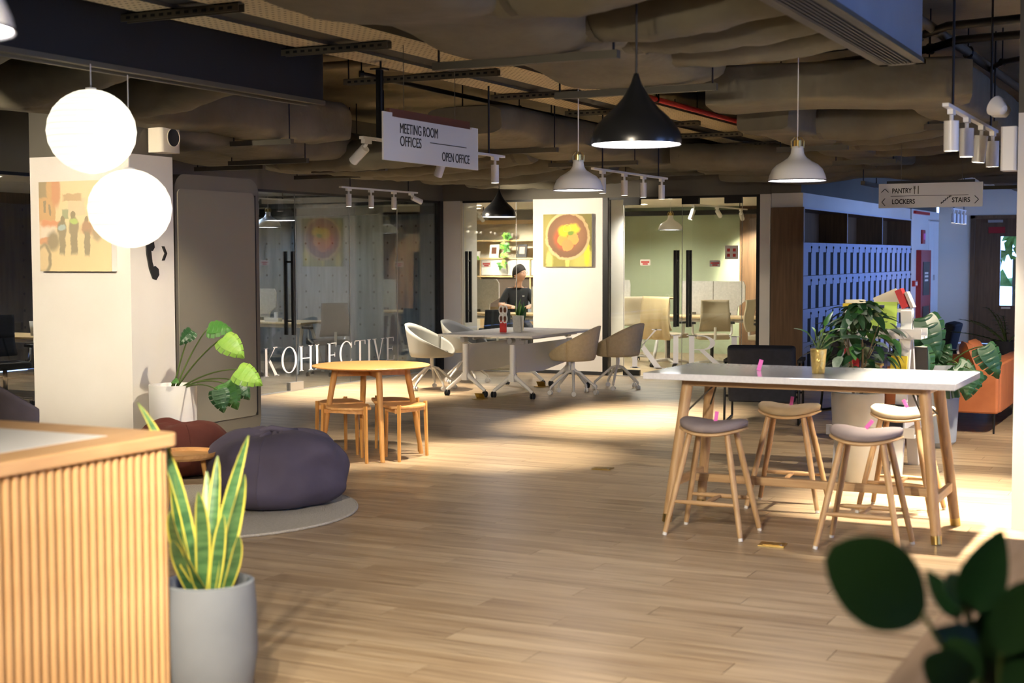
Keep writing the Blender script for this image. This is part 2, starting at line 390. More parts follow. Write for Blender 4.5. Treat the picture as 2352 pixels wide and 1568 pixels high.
def spot_light(name, parent, loc, target, power, angle=50, blend=.6, color=WARM, r=.03):
    l = bpy.data.lights.new(name, 'SPOT'); l.energy = power; l.spot_size = math.radians(angle); l.spot_blend = blend; l.color = color; l.shadow_soft_size = r
    o = bpy.data.objects.new(name, l); COL.objects.link(o); o.location = loc
    o.rotation_euler = (Vector(target) - Vector(loc)).to_track_quat('-Z', 'Y').to_euler()
    if parent is not None:
        o.parent = parent; o.matrix_parent_inverse = parent.matrix_world.inverted()
    return o

# ================================================================== THE SETTING
XG, YF, ZG, ZC = -10.3, 18.3, 2.47, 3.45       # glass line, far wall line, glass head, slab soffit
fl = struct(MB().bx(-16, 6, -8, 34, -.15, -.012).build('floor', 'floor_wood'), 'light oak plank floor')
def planks():
    near, rest = [], []
    r0, r1 = int(-8 / PLW), int(28.1 / PLW)
    for r in range(r0, r1):
        off = (r * .371) % 1.0
        for k in range(-13, 6):
            x0 = (k - off) * PLL; y0 = r * PLW
            if x0 < -16 or x0 > 5: continue
            px, py, w = proj((x0 + PLL / 2, y0 + PLW / 2, 0))
            vis = w > 1 and -150 < px < 2500 and 600 < py < 1640 and y0 < 18 and not (x0 < -3.2 and y0 < 3.8)
            (near if vis else rest).append((w, x0, y0))
    near.sort(); rest += near[300:]; near = near[:300]
    pm = MB().bx(0, PLL - .0025, 0, PLW - .0025, -.012, 0).mesh('plank', 'floor_wood')
    for w, x, y in near: link('plank', pm, fl, (x, y, 0))
    b = MB()
    for w, x, y in rest: b.bx(x, x + PLL - .0025, y, y + PLW - .0025, -.012, 0)
    o = b.build('plank_field', 'floor_wood', fl); o['kind'] = 'stuff'
planks()
struct(MB().bx(-16.2, 6.2, -8.2, 34, ZC, ZC + .2).build('ceiling', 'slab'), 'raw concrete ceiling slab')
# outer walls with window openings towards the daylight
def window_wall(name, axis, at, a0, a1, n, label, first, pier=.2):
    b = MB(); step = (a1 - a0) / n
    def put(u0, u1, z0, z1, t=.12):
        if axis == 'x': b.bx(at - t, at + t, u0, u1, z0, z1)
        else: b.bx(u0, u1, at - t, at + t, z0, z1)
    put(a0, a1, 0, .55); put(a0, a1, 2.75, ZC)
    for i in range(n + 1): put(max(a0, a0 + i * step - pier), min(a1, a0 + i * step + pier), .55, 2.75)
    w = struct(b.build(name, 'white_paint'), label)
    for i in range(n):
        f = MB(); u0, u1 = a0 + i * step + pier, a0 + (i + 1) * step - pier; t = .03
        for (p, q, z0, z1) in ((u0, u0 + .05, .55, 2.75), (u1 - .05, u1, .55, 2.75), (u0, u1, .55, .6), (u0, u1, 2.7, 2.75), ((u0 + u1) / 2 - .02, (u0 + u1) / 2 + .02, .6, 2.7)):
            if axis == 'x': f.bx(at - t, at + t, p, q, z0, z1)
            else: f.bx(p, q, at - t, at + t, z0, z1)
        struct(f.build('window_%d' % (first + i), 'black_metal'), 'dark mullioned outer window')
window_wall('wall_right', 'x', 3.5, 8, 16, 2, 'outer wall with windows', 10, 1.5)
window_wall('wall_right_near', 'x', 3.5, 4, 8, 1, 'outer wall with one wide window near the entrance', 15, 1.0)
struct(MB().bx(-1.02, -.78, 16, 19.7, 0, ZC).build('wall_right_solid', 'white_paint'), 'unseen blank wall added at the start of the lobby against a window reflection')  # unseen wall, kept blank so no window mirrors in the side glass
window_wall('wall_right_lobby', 'x', -.9, 19.7, 28.1, 3, 'unseen glazed wall added to light the lockers blue', 20)  # unseen glazing added close by to throw blue daylight on the lockers
struct(MB().bx(-.9, 3.6, 15.9, 16.1, 0, ZC).build('wall_lobby_return', 'white_paint'), 'short return wall of the lobby')
struct(MB().bx(6, 6.2, -8, 4, 0, ZC).build('wall_right_front', 'cream_wall'), 'plain outer wall beside the entrance')
struct(MB().bx(3.4, 6.1, 3.9, 4.1, 0, ZC).build('wall_return', 'white_paint'), 'short return wall')
struct(MB().bx(-16.2, 6.2, -8.2, -8, 0, ZC).build('wall_back', 'cream_wall'), 'plain rear wall')
struct(MB().bx(-16.2, -16, -8, YF + .3, 0, ZC).build('wall_left', 'plank_dots'), 'weathered plank wall with dark tie holes')
struct(MB().bx(-16, XG + .05, YF + .25, YF + .4, 0, ZC).build('wall_meeting', 'concrete_dots'), 'grey board-marked concrete wall with tie holes')
# bulkheads above the glass
struct(MB().bx(XG - .08, XG + .04, 4.0, YF, ZG, ZC).build('wall_glass_left', 'grey_paint'), 'dark grey bulkhead over the side glass')
struct(MB().bx(XG, -5.33, YF - .02, YF + .12, ZG, ZC).build('wall_glass_far', 'grey_paint'), 'dark grey bulkhead over the far glass')
struct(MB().bx(-5.5, -4.93, YF, 28.1, 2.48, ZC).build('wall_locker_bulkhead', 'grey_paint'), 'dark bulkhead over the lockers')
struct(MB().bx(-5.5, -4.91, YF + .02, 25.42, 2.295, 2.48).build('trim_1', 'white_paint'), 'white fascia above the locker cabinet')
# rooms behind the far glass
struct(MB().bx(-13.6, -9.95, 23.2, 23.35, 0, 2.7).build('wall_shelf', 'cream_wall'), 'cream wall behind the bookshelf')
struct(MB().bx(-9.95, -7.28, 23.2, 23.35, 0, 2.7).build('wall_green', 'sage'), 'sage green wall of the small office')
struct(MB().bx(-7.28, -5.4, 23.16, 23.35, 0, 2.7).build('wall_wood', 'walnut'), 'brown wood panelled wall of the small office')
struct(MB().bx(-13.6, -13.45, YF + .4, 23.3, 0, 2.7).build('wall_office_left', 'cream_wall'))
struct(MB().bx(-5.5, -5.34, YF + .02, 28.1, 0, 2.5).build('wall_locker_back', 'cream_wall'))
struct(MB().bx(-13.6, -5.4, YF + .1, 23.3, 2.50, 2.58).build('ceiling_office', 'white_paint'), 'white ceiling of the small offices')
struct(MB().bx(-9.95, -5.5, 23.1, 23.2, 2.36, 2.44).build('trim_2', 'dark_paint'), 'dark strip under the office ceiling')
struct(MB().bx(-16, XG - .1, 5, YF + .25, 2.62, 2.7).build('ceiling_meeting', 'white_paint'), 'white ceiling of the glazed meeting room')
struct(MB().bx(-16, XG - .1, YF + .15, YF + .25, 2.30, 2.42).build('trim_3', 'dark_paint'), 'dark strip along the meeting room wall')
# lobby at the right
struct(MB().bx(-5.34, -4.89, 25.455, 28.1, 0, 2.48).build('wall_lobby', 'white_paint'), 'white wall with fire cabinet beyond the lockers')
b = MB(); b.bx(-4.89, -4.26, 28.1, 28.25, 0, ZC); b.bx(-3.18, 6, 28.1, 28.25, 0, ZC); b.bx(-4.26, -3.18, 28.1, 28.25, 2.38, ZC)
struct(b.build('wall_lobby_end', 'cream_wall'), 'off-white end wall around the wooden door')
d = MB(); d.bx(-4.26, -3.76, 28.14, 28.2, 0, 2.36); d.bx(-3.46, -3.18, 28.14, 28.2, 0, 2.36); d.bx(-3.76, -3.46, 28.14, 28.2, 0, .72); d.bx(-3.76, -3.46, 28.14, 28.2, 2.02, 2.36)
dr = struct(d.build('door_1', 'walnut'), 'brown wooden door with a narrow glass light')
b = MB(); b.bx(-4.30, -4.22, 28.07, 28.14, 0, 2.42); b.bx(-4.30, -3.14, 28.07, 28.14, 2.36, 2.42); b.bx(-3.22, -3.14, 28.07, 28.14, 0, 2.42); b.build('door_frame', 'walnut', dr)
MB().bx(-3.76, -3.46, 28.16, 28.18, .72, 2.02).build('pane', 'glass', dr)
MB().bx(-3.72, -3.56, 28.06, 28.13, .66, .69).build('push_bar', 'alu', dr)
MB().bx(-3.98, -3.72, 28.06, 28.13, 2.28, 2.33).build('door_closer', 'alu', dr)
b = MB().bx(-3.98, -3.68, 28.125, 28.139, 2.08, 2.2).build('door_sign', 'fire_red', dr)

# columns
def column(name, x0, x1, y0, y1, label, zt=2.5, sk=True):
    o = struct(MB().bx(x0, x1, y0, y1, 0, zt).build(name, 'white_paint'), label)
    MB().bx(x0, x1, y0, y1, zt, ZC).build('column_head', 'grey_paint', o)
    if sk: MB().bx(x0 - .008, x1 + .008, y0 - .008, y1 + .008, 0, .05).build('skirting', 'black_matte', o)
    return o
column('wall_column_left', -9.05, -7.97, 9.0, 9.54, 'white square column carrying the street photograph')
column('wall_column_far', -8.8, -7.72, YF, 19.1, 'white column carrying the bowl photograph', ZG)
column('wall_column_right', -1.11, -.3, 8.98, 9.7, 'white column at the right edge', 2.5, False)
struct(MB().bx(-10.26, -9.97, YF - .02, YF + .5, 0, ZG).build('wall_pier', 'white_paint'), 'white pier beside the far glass door')
struct(MB().bx(-10.0, -9.94, YF - .015, YF + .1, 0, ZG - .02).build('trim_4', 'cream_wall'), 'cream door jamb strip')
struct(MB().bx(-5.47, -5.33, YF - .03, YF + .3, 0, ZG).build('wall_post', 'white_paint'), 'slim white post beside the lockers')

# ------------------------------------------------------------------ glass partitions
def handle(parent, x, y, along, sides):
    """long square pull bars on both faces of a glass door leaf"""
    for s in sides:
        b = MB()
        if along == 'y':
            cx = x + .055 * s; b.box((cx, y, 1.215), (.035, .035, 1.03)); [b.cyl((x, y, z), (cx, y, z), .012) for z in (.87, 1.6)]
        else:
            cy_ = y + .055 * s; b.box((x, cy_, 1.22), (.035, .035, 1.04)); [b.cyl((x, y, z), (x, cy_, z), .012) for z in (.87, 1.6)]
        h = b.build('door_handle', 'black_metal', parent); h['label'] = 'long black square pull bar'
def letter(ch):
    """roman capitals with serifs, unit cap height: list of polygons (each at most a simple outline)"""
    T, S, t = .105, .05, .028
    def st(x, w=T): return [[(x, 0), (x + w, 0), (x + w, 1), (x, 1)], [(x - S, 0), (x + w + S, 0), (x + w + S, t), (x - S, t)], [(x - S, 1 - t), (x + w + S, 1 - t), (x + w + S, 1), (x - S, 1)]]
    def ring(cx, cz, rx, rz, a0, a1, tx, tz, n=26):
        out = []
        for k in range(n):
            p = [a0 + (a1 - a0) * (k + j) / n for j in (0, 1)]
            w = [abs(math.cos(a)) for a in p]
            o = [(cx + rx * math.cos(a), cz + rz * math.sin(a)) for a in p]
            i = [(cx + (rx - tx) * math.cos(a), cz + (rz - tz) * math.sin(a)) for a in p]
            out.append([o[0], o[1], i[1], i[0]])
        return out
    if ch == 'I': return st(.06), .22
    if ch == 'K': return st(.06) + [[(.17, .44), (.20, .50), (.58, 1), (.53, 1)], [(.24, .50), (.31, .58), (.68, 0), (.54, 0)], [(.50, 0), (.74, 0), (.74, t), (.50, t)], [(.46, 1 - t), (.66, 1 - t), (.66, 1), (.46, 1)]], .74
    if ch == 'O': return ring(.42, .5, .40, .52, 0, 2 * PI, .105, .03), .84
    if ch == 'C': return ring(.42, .5, .40, .52, .22 * PI, 1.78 * PI, .105, .03) + [[(.70, .72), (.735, .72), (.735, .96), (.71, .96)], [(.70, .10), (.73, .10), (.735, .26), (.71, .26)]], .78
    if ch == 'H': return st(.06) + st(.55) + [[(.16, .48), (.56, .48), (.56, .52), (.16, .52)]], .74
    if ch == 'L': return st(.06) + [[(.16, 0), (.54, 0), (.54, t), (.16, t)], [(.51, 0), (.54, 0), (.56, .2), (.53, .2)]], .58
    if ch == 'E': return st(.06) + [[(.16, 0), (.52, 0), (.52, t), (.16, t)], [(.16, 1 - t), (.50, 1 - t), (.50, 1), (.16, 1)], [(.16, .49), (.42, .49), (.42, .52), (.16, .52)], [(.49, 0), (.52, 0), (.54, .2), (.51, .2)], [(.47, .82), (.49, .82), (.50, 1), (.47, 1)], [(.40, .42), (.42, .42), (.42, .6), (.40, .6)]], .56
    if ch == 'T': return [[(.29, 0), (.395, 0), (.395, 1), (.29, 1)], [(.23, 0), (.455, 0), (.455, t), (.23, t)], [(.02, 1 - t), (.66, 1 - t), (.66, 1), (.02, 1)], [(.02, .82), (.04, .82), (.06, 1), (.02, 1)], [(.64, .82), (.66, .82), (.66, 1), (.62, 1)]], .68
    if ch == 'V': return [[(.06, 1), (.18, 1), (.42, .0), (.36, .0)], [(.36, 0), (.41, .06), (.66, 1), (.62, 1)], [(.0, 1 - t), (.25, 1 - t), (.25, 1), (.0, 1)], [(.54, 1 - t), (.74, 1 - t), (.74, 1), (.54, 1)]], .74
    if ch == 'R': return st(.06) + ring(.30, .75, .28, .25, -PI / 2, PI / 2, .10, .03, 14) + [[(.16, 1 - t), (.30, 1 - t), (.30, 1), (.16, 1)], [(.16, .5), (.30, .5), (.30, .53), (.16, .53)], [(.26, .5), (.36, .52), (.72, 0), (.58, 0)], [(.54, 0), (.76, 0), (.76, t), (.54, t)]], .74
def lettering(parent, word, origin, direction, height, length, normal, tall_first=1.0):
    ws = [letter(c)[1] for c in word]; gap = .10; tot = sum(ws) + gap * (len(word) - 1); sx = length / tot; x = 0
    D, N = Vector(direction), Vector(normal); O = Vector(origin)
    for i, c in enumerate(word):
        polys, w = letter(c); h = height * (tall_first if i == 0 else 1.0); b = MB()
        z0 = -(h - height) * .5 if i == 0 else 0
        for p in polys:
            vs = [O + D * (x + q[0] * sx) + V(0, 0, z0 + q[1] * h) + N * .0075 for q in p]; n = len(vs)
            b.add(vs + [v + N * .002 for v in vs], [tuple(range(n)), tuple(range(n, 2 * n))[::-1]] + [(k, (k + 1) % n, n + (k + 1) % n, n + k) for k in range(n)])
        o = b.build('letter', 'letter_white', parent); o['label'] = 'white vinyl letter ' + c
        x += (w + gap) * sx
def partition_y(name, label, edges, x, mat):
    r = struct(MB().bx(x - .03, x + .03, edges[0], edges[-1], 0, .012).build(name, 'alu'), label)
    for a, c in zip(edges, edges[1:]):
        MB().bx(x - .006, x + .006, a + .002, c - .002, .013, ZG - .03).build('pane', mat, r)
        MB().bx(x - .008, x + .008, a - .002, a + .002, .013, ZG - .03).build('joint', 'alu', r)
    MB().bx(x - .03, x + .03, edges[0], edges[-1], ZG - .03, ZG).build('head_rail', 'black_metal', r)
    return r
def partition_x(name, label, edges, y, mat):
    r = struct(MB().bx(edges[0], edges[-1], y - .03, y + .03, 0, .012).build(name, 'alu'), label)
    for a, c in zip(edges, edges[1:]):
        MB().bx(a + .002, c - .002, y - .006, y + .006, .013, ZG - .03).build('pane', mat, r)
        MB().bx(a - .002, a + .002, y - .008, y + .008, .013, ZG - .03).build('joint', 'alu', r)
    MB().bx(edges[0], edges[-1], y - .03, y + .03, ZG - .03, ZG).build('head_rail', 'black_metal', r)
    return r
w1 = partition_y('window_1', 'frameless glass wall with white lettering along the left side', [5, 6.6, 8.2, 9.8, 11.4, 13.2, 14.61, 15.84, 17.05, 18.18], XG, 'glass_smoky')
MB().bx(XG - .05, XG + .05, 18.18, YF - .02, 0, ZG).build('frame_post', 'black_metal', w1)
handle(w1, XG, 14.48, 'y', (1, -1))
MB().bx(XG - .03, XG + .03, 14.44, 14.72, .013, .11).build('patch_fitting', 'alu', w1)
lettering(w1, 'KOHLECTIVE', (XG, 13.93, .235), (0, 1, 0), .315, 3.02, (1, 0, 0), 1.12)
w2 = partition_x('window_2', 'glass door and side light in front of the bookshelf office', [-9.94, -9.08, -8.8], YF + .03, 'glass')
handle(w2, -9.86, YF + .03, 'x', (1, -1))
w3 = partition_x('window_3', 'double glass door with white lettering in front of the green office', [-7.64, -7.42, -6.57, -5.73, -5.52], YF + .03, 'glass')
for x0, x1 in ((-7.72, -7.64), (-5.52, -5.47)): MB().bx(x0, x1, YF - .02, YF + .1, 0, ZG).build('frame_post', 'black_metal', w3)
handle(w3, -6.65, YF + .03, 'x', (1, -1)); handle(w3, -6.47, YF + .03, 'x', (1, -1))
for x in (-7.3, -6.45, -5.85): MB().bx(x - .12, x + .12, YF, YF + .06, ZG - .11, ZG - .03).build('patch_fitting', 'black_metal', w3)
for x in (-7.3, -5.85): MB().bx(x - .12, x + .12, YF, YF + .06, .013, .09).build('patch_fitting', 'black_metal', w3)
lettering(w3, 'KIRI', (-7.33, YF + .03, .19), (1, 0, 0), .40, 1.58, (0, -1, 0), 1.36)
def sticker(parent, x, z, w=.15, h=.085):
    s = MB().rbox((x, z, 0), (w, h, .002), .015).build('sticker', 'paper', parent, loc=(0, YF + .018, 0), rot=(PI / 2, 0, 0)); s['label'] = 'small white door sticker with red lettering'
    t = MB(); t.bx(x - w * .4, x + w * .4, z - .004, z + .016, .0012, .002); t.bx(x - w * .25, x + w * .25, z - .03, z - .012, .0012, .002); t.build('print', 'print_red', s)
sticker(w3, -7.1, 1.575); sticker(w3, -6.1, 1.56)
o = MB().bx(-5.96, -5.78, YF + .012, YF + .02, 1.62, 1.80).build('notice', 'paper', w3); o['label'] = 'square white notice with small pink pictures'
for k in range(4): MB().bx(-5.93 + .08 * (k % 2), -5.89 + .08 * (k % 2), YF + .009, YF + .013, 1.65 + .07 * (k // 2), 1.69 + .07 * (k // 2)).build('print', 'print_red', o)
sticker(w2, -9.56, 1.55)

# ================================================================== CEILING SERVICES
def duct(name, label, p0, p1, w, h, seed=0, bulge=.03, sq=5.0, group='fabric wrapped air ducts', mat='duct_wrap', struts=(), cat='air duct', n=28):
    """insulated duct: rounded rectangular loops along p0-p1 (centre line), wrap wrinkled by noise"""
    p0, p1 = Vector(p0), Vector(p1); L = (p1 - p0).length; d = (p1 - p0).normalized(); side = V(0, 0, 1).cross(d).normalized(); N = max(8, int(L / .14))
    root = thing(name, label, cat, tuple(p0), 0, group); b = MB(); vs = []
    for i in range(N + 1):
        t = i / N; c = d * (L * t); end = min(1.0, min(i, N - i) / 1.2 + .86)
        for k in range(n):
            a = 2 * PI * k / n; ca, sa = math.cos(a), math.sin(a)
            x = math.copysign(abs(ca) ** (2 / sq), ca) * w / 2; z = math.copysign(abs(sa) ** (2 / sq), sa) * h / 2
            q = noise.noise(V(t * L * 1.4 + seed * 3.1, ca * .8 + seed, sa * .8)) + .45 * noise.noise(V(t * L * 5 + seed, ca * 2.2, sa * 2.2 + seed))
            s = 1 + bulge * q / max(w, h) * 4 * .5
            sag = -bulge * .6 * (1 + math.sin(t * L * 4.1 + seed)) if sa < -.3 else 0
            vs.append(c + side * x * s * end + V(0, 0, z * s * end + sag))
    b.add(vs, [(i * n + k, i * n + (k + 1) % n, (i + 1) * n + (k + 1) % n, (i + 1) * n + k) for i in range(N) for k in range(n)] + [tuple(range(n)), tuple(range(N * n, N * n + n))])
    b.build('duct_body', mat, root, smooth=50)
    for t in struts:
        c = d * (L * t); s = MB(); zz = -h / 2 - bulge - .03; R = Matrix((side, d, V(0, 0, 1))).transposed()
        s.box(c + V(0, 0, zz), (w + .16, .05, .045), R); st = s.build('strut', 'galv', root)
        for sg in (-1, 1):
            e = c + side * sg * (w / 2 + .05); MB().cyl(e + V(0, 0, zz), V(e.x, e.y, ZC - p0.z), .007, n=6).build('hanger_rod', 'black_metal', root)
    return root
def flex(name, label, p0, p1, r, sag, seed=0, group='soft flexible air hoses', n=20):
    p0, p1 = Vector(p0), Vector(p1); L = (p1 - p0).length; N = max(14, int(L / .055)); root = thing(name, label, 'air hose', tuple(p0), 0, group); vs = []; d = (p1 - p0).normalized(); side = V(0, 0, 1).cross(d).normalized()
    for i in range(N + 1):
        t = i / N; c = (p1 - p0) * t + V(0, 0, -sag * 4 * t * (1 - t)) + side * .03 * math.sin(t * 5 + seed)
        up = V(0, 0, 1)
        for k in range(n):
            a = 2 * PI * k / n
            q = .13 * noise.noise(V(t * L * 6 + seed * 5, math.cos(a) * 1.6, math.sin(a) * 1.6)) + .09 * abs(noise.noise(V(t * L * 13 + a * 1.5, seed, 2)))
            R = r * (1 + q); vs.append(c + side * math.cos(a) * R + up * math.sin(a) * R)
    b = MB(); b.add(vs, [(i * n + k, i * n + (k + 1) % n, (i + 1) * n + (k + 1) % n, (i + 1) * n + k) for i in range(N) for k in range(n)] + [tuple(range(n)), tuple(range(N * n, N * n + n))])
    b.build('hose_body', 'duct_wrap', root, smooth=60)
    for t in (.06, .94):
        c = (p1 - p0) * t + V(0, 0, -sag * 4 * t * (1 - t)); MB().tube([c - d * .02, c + d * .02], r * 1.02, n=20, caps=False).build('clamp_band', 'galv', root)
    return root
# dark beam on the left with its light slot underneath
bm_ = thing('ceiling_beam', 'long dark grey boxed beam with a metal slot underneath at upper left', 'beam', (-5.91, 0, 0))
MB().bx(-.09, .08, -1, 8.64, 2.77, 3.13).build('beam_body', 'dark_paint', bm_)
b = MB(); b.bx(-.09, -.06, -1, 8.66, 2.75, 2.78); b.bx(.05, .085, -1, 8.66, 2.75, 2.78); b.bx(-.06, .05, -1, 8.66, 2.768, 2.772); b.build('slot_profile', 'brown_metal', bm_)
for y in (1, 4, 7): MB().cyl((0, y, 3.13), (0, y, ZC), .01, n=6).build('hanger_rod', 'black_metal', bm_)
# perforated cable trays
for (x0, x1, lab) in ((-5.06, -4.70, 'perforated cable tray nearer the big soft duct'), (-5.57, -5.31, 'perforated cable tray nearer the dark beam')):
    t = thing('cable_tray', lab, 'cable tray', ((x0 + x1) / 2, 0, 3.05), 0, 'perforated cable trays'); w = (x1 - x0) / 2
    MB().bx(-w, w, 1.5, 18.25, 0, .004).build('tray_sheet', 'perforated', t)
    for s in (-1, 1): MB().bx(s * w - .004, s * w + .004, 1.5, 18.25, 0, .07).build('side_rail', 'galv', t)
    c = MB()
    for k in range(4):
        y0 = 1.6; pts = [(-w * .6 + w * .35 * k + .02 * math.sin(j * 1.7 + k), y0 + j * .7, .02) for j in range(24)]; c.tube(pts, .014, n=6)
    c.build('cable_bundle', 'black_matte', t)
gap_strip = thing('tray_gap_strip', 'dark strip added to darken the gap between the two perforated trays', 'gap strip', (-5.185, 0, 3.07))  # dark strip added so the gap between the trays reads dark
MB().bx(-.115, .115, 1.5, 18.2, 0, .05).build('gap_strip_body', 'dark_paint', gap_strip); MB().bx(-.12, .12, 1.5, 18.2, .05, .056).build('gap_strip_lid', 'galv', gap_strip)
for i, (y, x0, x1) in enumerate(((4.9, -5.68, -4.85), (6.4, -5.68, -4.85), (7.95, -5.68, -4.85), (9.5, -6.2, -4.85), (11.0, -5.68, -4.85), (12.55, -5.68, -4.85), (14.05, -5.68, -4.85), (15.5, -5.68, -4.85), (17.0, -5.68, -4.85))):
    t = thing('strut_channel', ['slotted strut under the cable trays, first from the camera', 'slotted strut under the cable trays, second from the camera', 'slotted strut crossing the trays beside the end of the dark beam', 'longest slotted strut, over the meeting room sign', 'slotted strut just left of the big black lamp', 'slotted strut behind the big black lamp', 'slotted strut right of the big black lamp, nearest of three', 'slotted strut right of the big black lamp, middle of three', 'farthest slotted strut under the cable trays'][i], 'strut', ((x0 + x1) / 2, y, 3.0), 0, 'slotted struts under the cable trays')
    w = (x1 - x0) / 2; b = MB(); b.bx(-w, w, -.03, -.024, 0, .045); b.bx(-w, w, .024, .03, 0, .045); b.bx(-w, w, -.03, .03, .041, .045); b.build('channel', 'galv', t)
    s = MB(); k = -w + .04
    while k < w - .05: s.bx(k, k + .03, -.0315, -.0295, .012, .028); k += .06
    s.build('slot_row', 'black_void', t)['kind'] = 'stuff'
    for sx in (-w + .03, w - .03): MB().cyl((sx, 0, .03), (sx, 0, ZC - 3.0), .006, n=6).build('hanger_rod', 'black_metal', t)
def pipe(name, label, pts, r, mat, group=None, cat='pipe'):
    t = thing(name, label, cat, (0, 0, 0), 0, group); MB().tube(pts, r, n=10).build('pipe_run', mat, t, smooth=60)
    a, c = Vector(pts[0]), Vector(pts[-1]); N = max(2, int((c - a).length / 1.5))
    for k in range(1, N):
        i = k * (len(pts) - 1) // N; p = Vector(pts[i]) if len(pts) > 2 else a.lerp(c, k / N)
        MB().cyl(p, (p.x, p.y, ZC), .006, n=6).cyl(p - V(.012, .012, 0), p + V(.012, .012, 0), r * 1.35).build('pipe_hanger', 'black_metal', t)
    return t
pipe('sprinkler_pipe', 'red sprinkler pipe running past the big black lamp', [(-4.55, 9.5, 3.05), (-4.55, 12, 3.05), (-4.53, 16.8, 3.05)], .024, 'red_paint')
for k, (y, z) in enumerate(((10.1, 3.34), (10.4, 3.3), (10.7, 3.36))): pipe('ceiling_conduit', ['nearest', 'middle', 'farthest'][k] + ' of three conduits crossing behind the end of the dark beam', [(-9.8, y, z), (-7.5, y, z), (-5.6, y, z)], .03, 'slab', 'conduits behind the dark beam', 'conduit')
pipe('ceiling_conduit', 'long thin dark pipe running over the meeting room sign', [(-6.56, 10.3, 3.2), (-6.6, 13.4, 3.2), (-6.6, 18.2, 3.2)], .022, 'black_metal', None, 'conduit')
pipe('ceiling_conduit', 'upper dark conduit bending to the right column head', [(-3.2, 10.9, 3.2), (-1.95, 10.35, 3.2), (-1.7, 10.0, 3.2), (-.9, 9.85, 3.2)], .03, 'black_metal', 'conduits by the right column', 'conduit')
pipe('ceiling_conduit', 'lower dark conduit bending to the right column head', [(-3.0, 11.3, 3.16), (-1.95, 10.75, 3.16), (-1.7, 10.4, 3.16), (-.9, 10.3, 3.16)], .03, 'black_metal', 'conduits by the right column', 'conduit')
pipe('ceiling_conduit', 'thin bent conduit below the two thick ones at the right column', [(-1.75, 12.3, 3.18), (-1.6, 11.9, 3.18), (-1.3, 11.6, 3.18), (-.6, 11.5, 3.18)], .022, 'black_metal', 'conduits by the right column', 'conduit')
pipe('ceiling_conduit', 'steel conduit running into the depth beside the white spot track at upper right', [(-1.85, 9.5, 3.22), (-1.8, 11.5, 3.22), (-1.72, 16, 3.22)], .035, 'galv', 'conduits by the right column', 'conduit')
# main ducts
duct('air_duct', 'broad sagging duct over the middle of the room, left of the soft hoses', (-3.57, 1.0, 3.02), (-3.57, 9.6, 3.02), 1.0, .36, 1, .05, 3.6, struts=(.40, .733, .93))
duct('air_duct', 'wide duct crossing to the right behind the louvred air outlet', (-3.5, 10.40, 2.91), (-1.66, 10.75, 2.91), .75, .28, 2, .02, 12)
duct('air_duct', 'blue-lit duct running back beside the upper right conduits', (-1.95, 10.6, 2.93), (-1.9, 16.5, 2.93), .42, .34, 3, .02, 7, struts=(.25, .6))
duct('air_duct', 'duct behind the big black lamp running to the far wall', (-6.25, 11.5, 2.9), (-6.25, 18.2, 2.9), .9, .29, 4, .05, 5, struts=(.14, .45, .78))
duct('air_duct', 'boxy duct behind the end of the dark beam', (-7.85, 4.0, 2.95), (-7.85, 11.8, 2.95), .52, .38, 5, .035, 5, struts=(.85,))
duct('air_duct', 'rounded duct low behind the boxy one, above the speaker column', (-8.6, 9.9, 2.83), (-8.6, 13.6, 2.83), .8, .3, 6, .04, 4, struts=(.5, .9))
duct('air_duct', 'duct close above the lettered glass wall', (-9.55, 10.5, 2.83), (-9.55, 15.8, 2.83), .75, .3, 7, .04, 4, struts=(.35, .7))
duct('air_duct', 'duct above the right white lamp running back towards the lockers', (-3.4, 11.4, 2.83), (-3.4, 16.7, 2.83), .5, .28, 8, .02, 8, struts=(.3, .7))
duct('air_duct', 'duct farther back above the pantry sign', (-2.5, 17.7, 2.75), (-2.5, 22, 2.75), .55, .3, 9, .03, 6, struts=(.4,))
duct('air_duct', 'cross duct in front of the dark locker bulkhead', (-5.6, 17.2, 2.72), (-2.0, 17.2, 2.72), .6, .26, 10, .05, 4, struts=(.5,))
# soft hoses
for k, (y, z0, r) in enumerate(((5.2, 3.02, .17), (6.2, 2.98, .17), (7.2, 2.99, .17), (7.85, 3.0, .16), (8.55, 3.02, .16))):
    flex('air_hose', ['first', 'second', 'third', 'fourth', 'farthest'][k] + ' soft hose from the camera, leading to the louvred air outlet', (-3.15, y, z0), (-1.78, y - .15, 3.08), r, .06, k)
for k, (y, z0) in enumerate(((6.0, 2.92), (7.05, 2.9), (8.1, 2.92))):
    flex('air_hose', ['nearest', 'middle', 'farthest'][k] + ' soft hose behind the paper lanterns under the beam', (-7.7, y + .25, 2.86), (-6.05, y, 3.0), .17, .05, 11 + k)
for k, y in enumerate((12.6, 13.7, 14.8, 16.0, 17.2)):
    flex('air_hose', ['first', 'second', 'third', 'fourth', 'fifth'][k] + ' soft hose counted from the meeting room sign towards the far wall', (-9.4, y + .3, 2.78), (-6.6, y, 2.82), .16, .07, 21 + k)
for k, y in enumerate((12.3, 13.0, 13.7, 14.6)):
    flex('air_hose', ['nearest', 'second', 'third', 'farthest'][k] + ' of four soft hoses above the pantry sign', (-3.2, y, 2.82), (-2.1, y - .1, 2.88), .15, .05, 31 + k)
for k, y in enumerate((15.6, 16.5)):
    flex('air_hose', ['nearer', 'farther'][k] + ' soft hose left of the right white lamp', (-5.7, y, 2.82), (-3.6, y + .1, 2.82), .15, .06, 41 + k)
